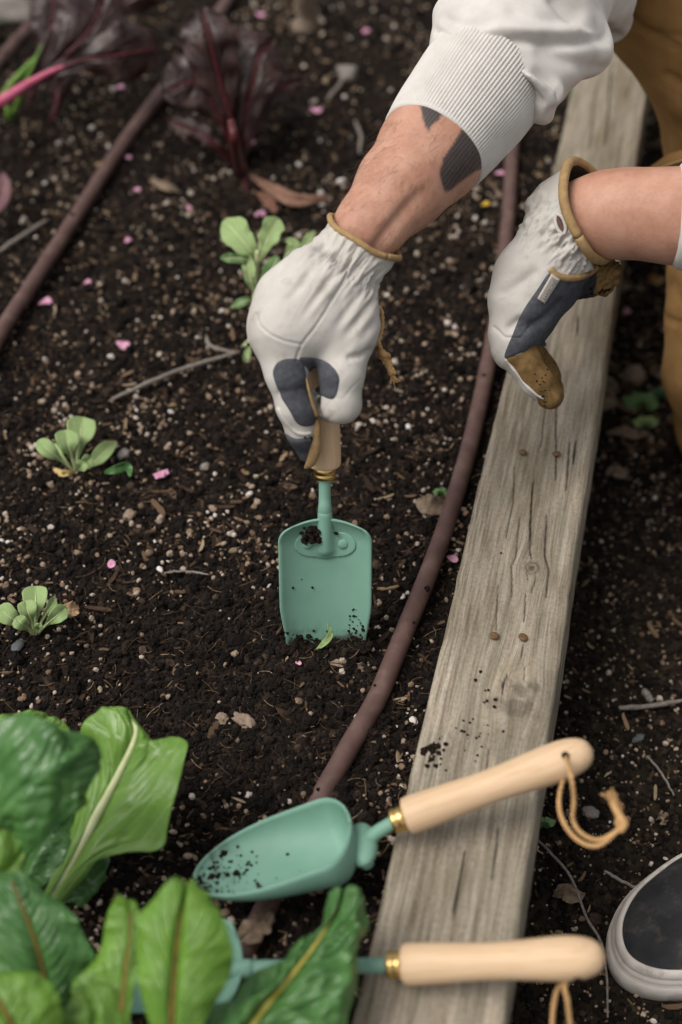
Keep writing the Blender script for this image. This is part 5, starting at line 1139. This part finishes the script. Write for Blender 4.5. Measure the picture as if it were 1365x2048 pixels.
# overalls
OV_T = cc((1378, -150, 1.36, 196), (1404, -40, 1.355, 204), (1492, 90, 1.37, 200), (1550, 240, 1.42, 192))
OV_T2 = cc((1640, -100, 1.6, 260), (1640, 200, 1.58, 270))
OV_H = cc((1600, 180, 1.52, 230), (1478, 300, 1.42, 132), (1455, 430, 1.41, 118), (1448, 560, 1.40, 104), (1440, 625, 1.40, 103))
OV_L = cc((1436, 650, 1.40, 101), (1431, 745, 1.41, 102), (1452, 850, 1.45, 96), (1560, 900, 1.6, 80))
OV_P = cc((1300, 349, 1.36, 13), (1345, 330, 1.345, 18), (1400, 315, 1.33, 22))
OV_K = cc((1650, 200, 1.6, 220), (1760, 560, 1.55, 150), (1900, 1000, 1.55, 110))
def f_over(P):
    f = smin(chain(P, OV_T, .02), chain(P, OV_T2, .02), .04); f = smin(f, chain(P, OV_H, .01), .03); f = smin(f, chain(P, OV_L, .01), .006); f = smin(f, chain(P, OV_K, .02), .03)
    return smin(f, chain(P, OV_P, .004), .008)
lo, hi = bounds([OV_T, OV_T2, OV_H, OV_L, OV_P, OV_K]); V, Q = sdf_mesh(f_over, lo, hi, .0036); V = relax(V, Q, 3); N = normals(V, Q); px, py, dp = proj(V); ff_ = front(V, N) > -.1
def crease(pts, dpt, wd):
    global V
    V = V-N*(ff_*dpt*np.exp(-(linesd(px, py, pts)/wd)**2))[:, None]
crease([(1325, 628), (1345, 642), (1380, 648)], .004, 6); crease([(1268, 60), (1320, 70), (1380, 78)], .002, 5); crease([(1215, 0), (1290, 62), (1350, 95)], .003, 9); crease([(1335, 150), (1365, 170)], .003, 9); crease([(1350, 570), (1356, 600)], .004, 12)
V = V+N*(.006*vnoise(V[:, 0]*13, V[:, 1]*13, V[:, 2]*13, s=131)+.0025*vnoise(V[:, 0]*42, V[:, 1]*42, V[:, 2]*42, s=132))[:, None]
ov = mk('overalls', V, Q, MAT['canvas'], person)
MAT['seam'] = noisy('tan_thread', [(.3, (.3, .19, .08)), (.7, (.42, .28, .13))], 600, .8)
def on(fn, pts, n, lift=.0004, d0=.8):
    q = spline(pts, n); return np.array([hit(fn, x, y, d0)+(CAM-hit(fn, x, y, d0))/1.2*lift for x, y in q])
mk('pocket_seam', *tube(on(f_over, [(1290, 352), (1330, 333), (1362, 322), (1400, 308)], 18, .003, 1.2), .0016, raw=True, m=6), MAT['seam'], ov)

# glove on the digging hand
H1 = [cc((712, 498, 1.066, 56), (688, 545, 1.056, 66), (660, 590, 1.05, 84), (628, 630, 1.046, 92)),
      cc((712, 500, 1.068, 54), (706, 570, 1.06, 50), (695, 650, 1.048, 56), (690, 690, 1.045, 52)),
      cc((640, 560, 1.05, 74), (592, 610, 1.046, 78), (574, 645, 1.044, 76)),
      cc((640, 600, 1.075, 95), (640, 640, 1.075, 80))]
IDX = cc((694, 690, 1.043, 52), (686, 745, 1.04, 42), (683, 808, 1.046, 38), (664, 806, 1.068, 34), (640, 790, 1.09, 28))
THB = cc((562, 672, 1.040, 62), (573, 745, 1.042, 40), (592, 812, 1.052, 36), (602, 862, 1.062, 27), (612, 908, 1.076, 13))
FNG = [cc((690, 640, 1.08, 50), (704, 690, 1.088, 42), (690, 740, 1.10, 36), (650, 740, 1.112, 34), (612, 730, 1.105, 30)),
       cc((690, 600, 1.09, 50), (704, 640, 1.102, 40), (680, 680, 1.118, 34), (640, 680, 1.122, 32), (604, 672, 1.112, 30)),
       cc((676, 560, 1.10, 44), (690, 590, 1.112, 36), (664, 625, 1.126, 30), (628, 628, 1.128, 28), (598, 622, 1.118, 26))]
GAP = cc((626, 742, 1.02, 8), (630, 756, 1.045, 12), (641, 806, 1.05, 12), (646, 842, 1.052, 8))+cc((644, 800, 1.06, 12))
a_w, a_e = at(728, 470, 1.064), at(780, 400, 1.074); AXC = (a_e-a_w)/np.linalg.norm(a_e-a_w)
RIM = [at(665, 428, 1.066), at(680, 458, 1.044), at(712, 484, 1.026), at(752, 500, 1.026), at(788, 514, 1.046), at(792, 505, 1.075), at(756, 470, 1.094), at(700, 428, 1.088)]
RC = np.mean(RIM, 0); nn = np.zeros(3)
for a, b in zip(RIM, RIM[1:]+RIM[:1]): nn += np.cross(a-RC, b-RC)
RN = nn/np.linalg.norm(nn); RN = RN if RN@AXC > 0 else -RN
CUF = cc((722, 478, 1.061, 78), (694, 518, 1.062, 70), (680, 560, 1.06, 74)); CUF[0] = (RC, .0300)
CAV = [(RC+RN*.03, .0280), (RC, .0274), (RC-RN*.015, .0235), (at(690, 530, 1.062), .018)]
def rim_of(fn, c, nrm, n=72, rmax=.06, k=0):
    """where the plane (c, nrm) cuts the outer shape fn, going round"""
    e1 = np.cross(nrm, [0, 0, 1.]); e1 /= np.linalg.norm(e1); e2 = np.cross(nrm, e1); out = []
    rr = np.linspace(.008, rmax, 140)
    for a in np.linspace(0, 2*np.pi, n, endpoint=False):
        d_ = math.cos(a)*e1+math.sin(a)*e2; f = fn(c+rr[:, None]*d_); j = np.nonzero(f > 0)[0]; out.append(c+rr[j[0] if len(j) else -1]*d_)
    out = np.array(out)
    for _ in range(2): out = (np.roll(out, 1, 0)+out*2+np.roll(out, -1, 0))/4
    return np.vstack([out, out[:1]])
def f_gl1(P, outer=False):
    f = chain(P, H1[0], .01)
    for q in H1[1:]: f = smin(f, chain(P, q, .01), .014)
    f = smin(f, chain(P, THB, .008), .010); f = smin(f, chain(P, IDX, .006), .007)
    for q in FNG: f = smin(f, chain(P, q, .005), .003)
    f = smin(f, chain(P, CUF, .008), .010)
    f = np.maximum(f, -chain(P, GAP, .004))
    if outer: return f
    f = np.maximum(f, np.where(np.linalg.norm(P-RC, axis=1) < .06, (P-RC)@RN, -1))
    return np.maximum(f, -chain(P, CAV, .004))
lo, hi = bounds(H1+[IDX, THB]+FNG+[CUF]); V, Q = sdf_mesh(f_gl1, lo, hi, .00105); V = relax(V, Q, 3); N = normals(V, Q); px, py, dp = proj(V); fr_ = front(V, N); ff_ = fr_ > -.05
# gathers at the elastic, soft folds, sewn seams
tq = (px-690)*.60+(py-520)*(-.80)      # px towards the elbow from the gathered line
wq = (px-690)*.80+(py-520)*.60
gat = (vnoise(wq*.16+.6*vnoise(tq*.05, wq*.02, s=140), tq*.028, s=141)+.6*vnoise(wq*.33, tq*.07, s=142))*np.exp(-((tq-4)/36)**2)
cuf = vnoise(wq*.05, tq*.03, s=143)*ss(15, 60, tq)
lng = vnoise(wq*.075+2, tq*.012, s=144)*ss(0, -45, tq)*ss(-190, -60, tq)
inn = ss(-.0024, -.0015, f_gl1(V, True))
V = V+N*(inn*(.0046*gat+.003*cuf+.0036*lng))[:, None]
V = V-N*(.0045*np.exp(-((tq-2)/22)**2)*ss(0.0, .02, np.abs(fr_)+.02))[:, None]
SM1 = [(716, 488), (706, 520), (697, 545), (668, 596), (634, 650), (604, 688), (592, 722)]; SM2 = [(514, 628), (520, 650), (540, 668), (570, 682), (602, 688)]; SM3 = [(700, 715), (722, 712), (742, 700)]
SM1, SM2 = closed_line(SM1), closed_line(SM2)
for pts, dpt, wd, rg in ((SM1, .0013, 2.0, .0001), (SM2, .0009, 1.9, .0002), (SM3, .0022, 7, 0)):
    d_ = linesd(px, py, pts); V = V-N*(ff_*(dpt*np.exp(-(d_/wd)**2)-rg*np.exp(-((d_-6)/3.5)**2)))[:, None]
V = V+N*(.0016*vnoise(V[:, 0]*48, V[:, 1]*48, V[:, 2]*48, s=146)+.0016*np.maximum(0, .16-np.abs(vnoise(wq*.045+.5*vnoise(tq*.03, wq*.03, s=147), tq*.02+4, s=148)))*ss(-.1, .2, vnoise(V[:, 0]*30, V[:, 1]*30, V[:, 2]*30, s=149))*5*-.35)[:, None]
V = V-N*(ff_*.0009*(np.exp(-(linesd(px, py, [(560, 785), (590, 780), (612, 775)])/7)**2)))[:, None]
gl1 = mk('glove', V, Q, MAT['leather'], person, label='pale leather glove gripping the upright trowel')
N = normals(V, Q); K1 = 1.05/FPX
pm = polysd(px, py, closed([(547, 752), (549, 734), (560, 722), (580, 717), (604, 722), (612, 745), (618, 785), (636, 830), (630, 848), (612, 853), (594, 846), (580, 822), (560, 788)]))*K1
patch('suede_patch', V, Q, N, np.where(fr_ > -.35, pm, -1), MAT['suede_grey'], gl1, label='grey suede patch on the thumb')
pm = polysd(px, py, closed([(598, 716), (636, 717), (660, 728), (678, 752), (676, 782), (666, 798), (648, 794), (630, 780), (620, 745)]))*K1
patch('suede_patch', V, Q, N, np.where(fr_ > -.6, pm, -1), MAT['suede_grey'], gl1, label='grey suede patch beside the forefinger')
pm = polysd(px, py, closed([(570, 868), (592, 877), (622, 874), (640, 872), (640, 940), (612, 936), (590, 905)]))*K1
patch('suede_patch', V, Q, N, np.where(fr_ > -.8, pm, -1), MAT['suede_grey'], gl1, label='dirty grey suede thumb tip')
mk('tan_lining', *tube([at(634, 838, 1.054), at(632, 868, 1.058), at(630, 900, 1.066), at(622, 924, 1.076), at(611, 936, 1.085)], [.0022, .0040, .0046, .0040, .0010], n=24, m=12), MAT['suede_pale'], gl1, label='tan suede lining along the thumb')
mk('tan_piping', *tube([at(606, 735, 1.036), at(615, 765, 1.034), at(622, 795, 1.038), at(634, 832, 1.048)], [.0007, .0009, .0011, .0018], n=20, m=8), MAT['suede_pale'], gl1)
mk('welt', *tube(on(f_gl1, [(556, 815), (572, 842), (590, 862), (607, 868), (622, 866)], 20), .0016, raw=True, m=8), MAT['leather'], gl1)
rim_c = rim_of(lambda P: f_gl1(P, True), RC, RN)-RN*.0006; wv = np.sin(np.linspace(0, 2*np.pi, len(rim_c))*5)*.0007
mk('cuff_trim', *tube(rim_c+RN*wv[:, None], .0024, raw=True, m=10), MAT['suede_pale'], gl1)

# glove on the free hand
G = [cc((1150, 455, 1.142, 72), (1112, 488, 1.145, 66), (1066, 560, 1.15, 78), (1044, 620, 1.15, 62), (1024, 676, 1.15, 45), (1018, 702, 1.152, 32)),
     cc((1140, 470, 1.16, 60), (1092, 560, 1.18, 62), (1056, 640, 1.19, 42), (1040, 690, 1.19, 36)),
     cc((1125, 520, 1.15, 44), (1108, 580, 1.158, 36), (1058, 650, 1.158, 30))]
GF = [cc((1026, 690, 1.15, 36), (1046, 722, 1.152, 33), (1072, 760, 1.156, 30), (1097, 792, 1.162, 22)),
      cc((1030, 690, 1.17, 34), (1050, 722, 1.176, 32), (1080, 765, 1.184, 29), (1098, 790, 1.19, 24)),
      cc((1036, 685, 1.19, 34), (1056, 715, 1.20, 31), (1086, 752, 1.21, 28), (1100, 776, 1.215, 23)),
      cc((1044, 675, 1.205, 30), (1062, 702, 1.218, 28), (1086, 735, 1.228, 25), (1098, 755, 1.232, 21))]
GT = cc((1110, 535, 1.185, 44), (1160, 548, 1.182, 42), (1198, 550, 1.174, 40))
RIM2 = [at(1150, 328, 1.150), at(1122, 344, 1.12), at(1114, 392, 1.092), at(1130, 452, 1.085), at(1166, 494, 1.098), at(1206, 514, 1.125), at(1232, 508, 1.16), at(1246, 455, 1.19), at(1240, 385, 1.2), at(1216, 340, 1.19), at(1184, 324, 1.172)]
RC2 = at(1180, 420, 1.14); RN2 = -.62*FWD+.86*(.965*np.array([1., 0, 0])+.26*UPV); RN2 /= np.linalg.norm(RN2)
GC = [(RC2, .0408), (RC2-RN2*.020, .0335), (at(1115, 482, 1.147), .0270)]; GCV = [(RC2+RN2*.04, .0372), (RC2, .0354), (RC2-RN2*.020, .0272), (RC2-RN2*.034, .022)]
def f_gl2(P, outer=False):
    f = chain(P, G[0], .01)
    for q in G[1:]: f = smin(f, chain(P, q, .01), .014)
    for q in GF: f = smin(f, chain(P, q, .005), .003)
    f = smin(f, chain(P, GT, .008), .008); f = smin(f, chain(P, GC, .008), .008)
    if outer: return f
    f = np.maximum(f, np.where(np.linalg.norm(P-RC2, axis=1) < .075, (P-RC2)@RN2, -1)); return np.maximum(f, -chain(P, GCV, .004))
lo, hi = bounds(G+GF+[GT, GC]); V, Q = sdf_mesh(f_gl2, lo, hi, .0012); V = relax(V, Q, 3); N = normals(V, Q); px, py, dp = proj(V); fr_ = front(V, N); ff_ = fr_ > -.05
ax_, ay_ = -.62, .78; tq = (px-1110)*ax_+(py-478)*ay_; wq = (px-1110)*ay_-(py-478)*ax_
gat = (vnoise(wq*.13+.7*vnoise(tq*.05, wq*.03, s=160), tq*.04, s=161)+.7*vnoise(wq*.3, tq*.09, s=162))*np.exp(-((tq+8)/44)**2)
inn = ss(-.0031, -.0022, f_gl2(V, True))
V = V+N*(inn*(.0062*gat+.003*vnoise(wq*.04, tq*.02, s=163)*ss(40, 90, tq)))[:, None]
for pts, dpt, wd in (([(988, 655), (1010, 675), (1040, 676), (1060, 655)], .0014, 3), ([(1010, 585), (1050, 560), (1070, 545)], .003, 12), ([(1020, 655), (1040, 640)], .003, 9), ([(1045, 655), (1085, 640), (1120, 605)], .0022, 9)):
    V = V-N*(ff_*dpt*np.exp(-(linesd(px, py, pts)/wd)**2))[:, None]
V = V+N*(inn*.0018*vnoise(V[:, 0]*44, V[:, 1]*44, V[:, 2]*44, s=165))[:, None]
gl2 = mk('glove', V, Q, MAT['leather'], person, label='pale leather glove hanging open over the plank')
def interior(o, m):
    o.data.materials.append(MAT['interior']); a_ = (m[Q] < .5).all(1).astype(np.int32); o.data.polygons.foreach_set('material_index', a_)
MAT['interior'] = noisy('dark_interior', [(.3, (.03, .022, .016)), (.7, (.06, .045, .034))], 300, .95)  # dark brown tone given to the inner faces of the cuff
interior(gl2, inn); N = normals(V, Q); K1 = 1.15/FPX
pm = polysd(px, py, closed([(1100, 546), (1130, 556), (1160, 552), (1190, 538), (1200, 556), (1190, 600), (1170, 640), (1140, 670), (1110, 690), (1078, 694), (1040, 706), (1010, 714), (1026, 668), (1046, 622), (1076, 578)]))*K1
patch('suede_palm', V, Q, N, np.where(fr_ > -.5, pm, -1), MAT['suede_grey'], gl2, label='grey suede palm')
pm = polysd(px, py, closed([(1013, 714), (1042, 708), (1078, 686), (1140, 760), (1136, 830), (1090, 850), (1076, 800), (1050, 768), (1028, 738)]))*K1
patch('suede_finger', V, Q, N, np.where(fr_ > -.8, pm, -1), MAT['suede_tan'], gl2, label='soiled tan suede on the curled finger')
pm = polysd(px, py, closed([(1172, 552), (1196, 530), (1218, 515), (1250, 530), (1250, 610), (1160, 612), (1160, 580)]))*K1
patch('suede_thumb', V, Q, N, np.where(fr_ > -.8, pm, -1), MAT['suede_tan'], gl2, label='soiled tan suede on the thumb')
mk('palm_trim', *tube(on(f_gl2, [(1102, 538), (1112, 550), (1130, 556), (1152, 556), (1176, 548), (1196, 534)], 26, .001), .0029, raw=True, m=10), MAT['suede_pale'], gl2)
rc2 = rim_of(lambda P: f_gl2(P, True), RC2, RN2, rmax=.07)-RN2*.0006; wv = np.sin(np.linspace(0, 2*np.pi, len(rc2))*4+1)*.0009
mk('cuff_trim', *tube(rc2+RN2*wv[:, None], .0040, raw=True, m=10), MAT['suede_pale'], gl2)
mk('finger_welt', *tube(on(f_gl2, [(1012, 718), (1030, 742), (1052, 770), (1074, 790), (1088, 796)], 26, .0006), .0014, raw=True, m=8), MAT['leather'], gl2)
ey = on(f_gl2, [(1112, 430), (1111, 444), (1117, 460), (1127, 468), (1132, 458), (1128, 440), (1120, 430), (1112, 430)], 40, .001)
mk('eyelet', *tube(ey, .0015, raw=True, m=8), MAT['leather'], gl2)
c = ey.mean(0); mk('eyelet_hole', np.vstack([ey+(CAM-c)*.0006, c+(CAM-c)*.0006]), [(i, (i+1) % 40, 40) for i in range(40)], noisy('eyelet_brown', [(.3, (.05, .022, .016)), (.7, (.1, .05, .038))], 300, .6), gl2)
# woven tag with two lines of print
tg = [hit(f_gl2, x, y) for x, y in ((1101, 546), (1118, 557), (1087, 606), (1072, 596))]; tn = np.cross(tg[1]-tg[0], tg[3]-tg[0]); tn /= np.linalg.norm(tn); tn = tn if tn@(CAM-tg[0]) > 0 else -tn
m0 = [p_+tn*.0030 for p_ in tg]; gq = np.array([[(m0[0]*(1-u)+m0[1]*u)*(1-v)+(m0[3]*(1-u)+m0[2]*u)*v for u in np.linspace(0, 1, 5)] for v in np.linspace(0, 1, 9)])
V_, F_ = sheet(gq, .0009); tag_ = mk('woven_tag', V_, F_, noisy('tag_cloth', [(.3, (.4, .36, .31)), (.7, (.5, .46, .41))], 600, .9, .5, 2000, .0004), gl2)
INK = noisy('tag_ink', [(.3, (.05, .045, .04)), (.7, (.09, .08, .075))], 300, .9)
def print_on(txt, u, hgt, mat):
    cu = bpy.data.curves.new('print', 'FONT'); cu.body = txt; cu.size = 1; cu.align_x = 'CENTER'; cu.align_y = 'CENTER'; cu.extrude = .01; cu.resolution_u = 2
    to = bpy.data.objects.new('print', cu); COL.objects.link(to); bpy.context.view_layer.update()
    me = bpy.data.meshes.new_from_object(to.evaluated_get(bpy.context.evaluated_depsgraph_get())); bpy.data.objects.remove(to)
    vv = np.array([v.co[:] for v in me.vertices]); fs_ = [tuple(p_.vertices) for p_ in me.polygons]; bpy.data.meshes.remove(me)
    ex = (m0[0]-m0[3])+(m0[1]-m0[2]); Lx = np.linalg.norm(ex)/2; ex /= np.linalg.norm(ex); eyy = np.cross(tn, ex); c_ = (m0[0]*(1-u)+m0[1]*u)*.5+(m0[3]*(1-u)+m0[2]*u)*.5
    w = vv[:, 0].max()-vv[:, 0].min(); vv = vv*np.array([Lx*.82/w, hgt, .004]); mk('tag_print', c_+tn*.0007+vv[:, :1]*ex+vv[:, 1:2]*eyy+vv[:, 2:]*tn, fs_, mat, gl2, smooth=False)
print_on('BAREBONES', .68, .0042, INK)
print_on('HANDMADE', .30, .0030, noisy('tag_ink_pale', [(.3, (.22, .2, .175)), (.7, (.28, .255, .225))], 300, .9))
# dirt on suede
pts = []
for fn, reg, k_, r0 in ((f_gl2, [(1060, 712), (1130, 800)], 60, .0005), (f_gl1, [(600, 872), (636, 925)], 34, .0006), (f_gl2, [(1175, 575), (1228, 590)], 40, .0009), (f_gl2, [(1085, 790), (1118, 812)], 50, .0010)):
    for _ in range(k_):
        p_ = hit(fn, rng.uniform(reg[0][0], reg[1][0]), rng.uniform(reg[0][1], reg[1][1]))
        if (p_-CAM)@FWD < 1.3: pts.append((p_, r0*rng.uniform(.5, 1.8)))
specks('glove_soil', pts)

stains(MAT['shoe_canvas'], (.13, .11, .085), 30, .52, .75, .6)
stains(MAT['rubber'], (.16, .125, .09), 40, .54, .72, .7)
# ------------------------------------------------------------------ the shoe at the lower right
sh0 = at(1240, 1944, z=ZPATH+.016); shoe = root('shoe', np.array([sh0[0]+.1, sh0[1]+.05, ZPATH]), 'black canvas shoe with grimy pale rubber sole standing on the path', 'shoe')
SA = math.radians(30); sa = np.array([math.cos(SA), math.sin(SA), 0]); sb2 = np.array([-math.sin(SA), math.cos(SA), 0])
op = np.array([(0, 0), (.006, .0185), (.022, .0345), (.05, .047), (.095, .053), (.14, .0485), (.19, .041), (.24, .038), (.272, .027), (.286, 0), (.272, -.026), (.24, -.034), (.19, -.035), (.14, -.042), (.095, -.049), (.05, -.043), (.022, -.031), (.006, -.0165)])
outl = closed(op, 9)[:-1]
nrm_o = np.roll(outl, -1, 0)-np.roll(outl, 1, 0); nrm_o = np.column_stack([-nrm_o[:, 1], nrm_o[:, 0]]); nrm_o /= np.linalg.norm(nrm_o, axis=1)[:, None]+1e-9; nrm_o = nrm_o if (nrm_o*(outl-outl.mean(0))).sum() > 0 else -nrm_o
def ring(off, z, scale=1.):
    o_ = outl+nrm_o*off; cen = np.column_stack([outl[:, 0]*.90+.0145, np.zeros(len(outl))]); q = cen+(o_-cen)*scale
    return sh0+q[:, :1]*sa+q[:, 1:]*sb2+np.column_stack([np.zeros((len(q), 2)), (np.full(len(q), z) if np.isscalar(z) else z)])-np.array([0, 0, .016])
nO = len(outl); rows = [ring(-.006, .0005), ring(-.0015, .001), ring(.0, .005), ring(.0012, .012), ring(.0016, .019), ring(.0012, .0235), ring(.0004, .0242), ring(.0005, .0250), ring(.0000, .0275), ring(-.0012, .0290), ring(-.0014, .0297), ring(-.0012, .0306), ring(-.0016, .0335), ring(-.0030, .0362), ring(-.0046, .0374), ring(-.0058, .0374), ring(-.0066, .0350)]
mk('rubber_sole', np.vstack(rows), np.vstack([grid_faces(len(rows), nO, True)[:, ::-1]]), MAT['rubber'], shoe)
mk('outsole', np.vstack([ring(-.004, .0), ring(-.002, .003)]), [tuple(f) for f in grid_faces(2, nO, True)]+[tuple(range(nO))], MAT['dirt'], shoe)
spn = np.clip(outl[:, 0], .035, .25); ks = np.concatenate([[1.0, .985], np.linspace(.96, 0.0, 24)]); rows = []
base = outl+nrm_o*-.0056
for k in ks:
    q = np.column_stack([spn, 0*spn]); q = q+(base-q)*k; dm_ = .017*ss(-.01, .06, q[:, 0])+.05*ss(.07, .18, q[:, 0])
    z_ = .0352+dm_*np.clip(1-k**2.6, 0, 1)**.7+.0012*vnoise(q[:, 0]*70, q[:, 1]*70, s=181)
    rows.append(sh0+q[:, :1]*sa+q[:, 1:]*sb2+np.column_stack([np.zeros((len(q), 2)), z_])-np.array([0, 0, .016]))
mk('canvas_upper', np.vstack(rows), grid_faces(len(rows), nO, True)[:, ::-1], MAT['shoe_canvas'], shoe)
mk('toe_bumper', np.vstack([ring(.0012, .004), ring(.0030, .006), ring(.0034, .014), ring(.0028, .021), ring(.0010, .0225)]), grid_faces(5, nO, True)[:, ::-1], MAT['rubber'], shoe)
print('TRIS', sum(len(p_.vertices)-2 for o in COL.objects if o.type == 'MESH' for p_ in o.data.polygons))
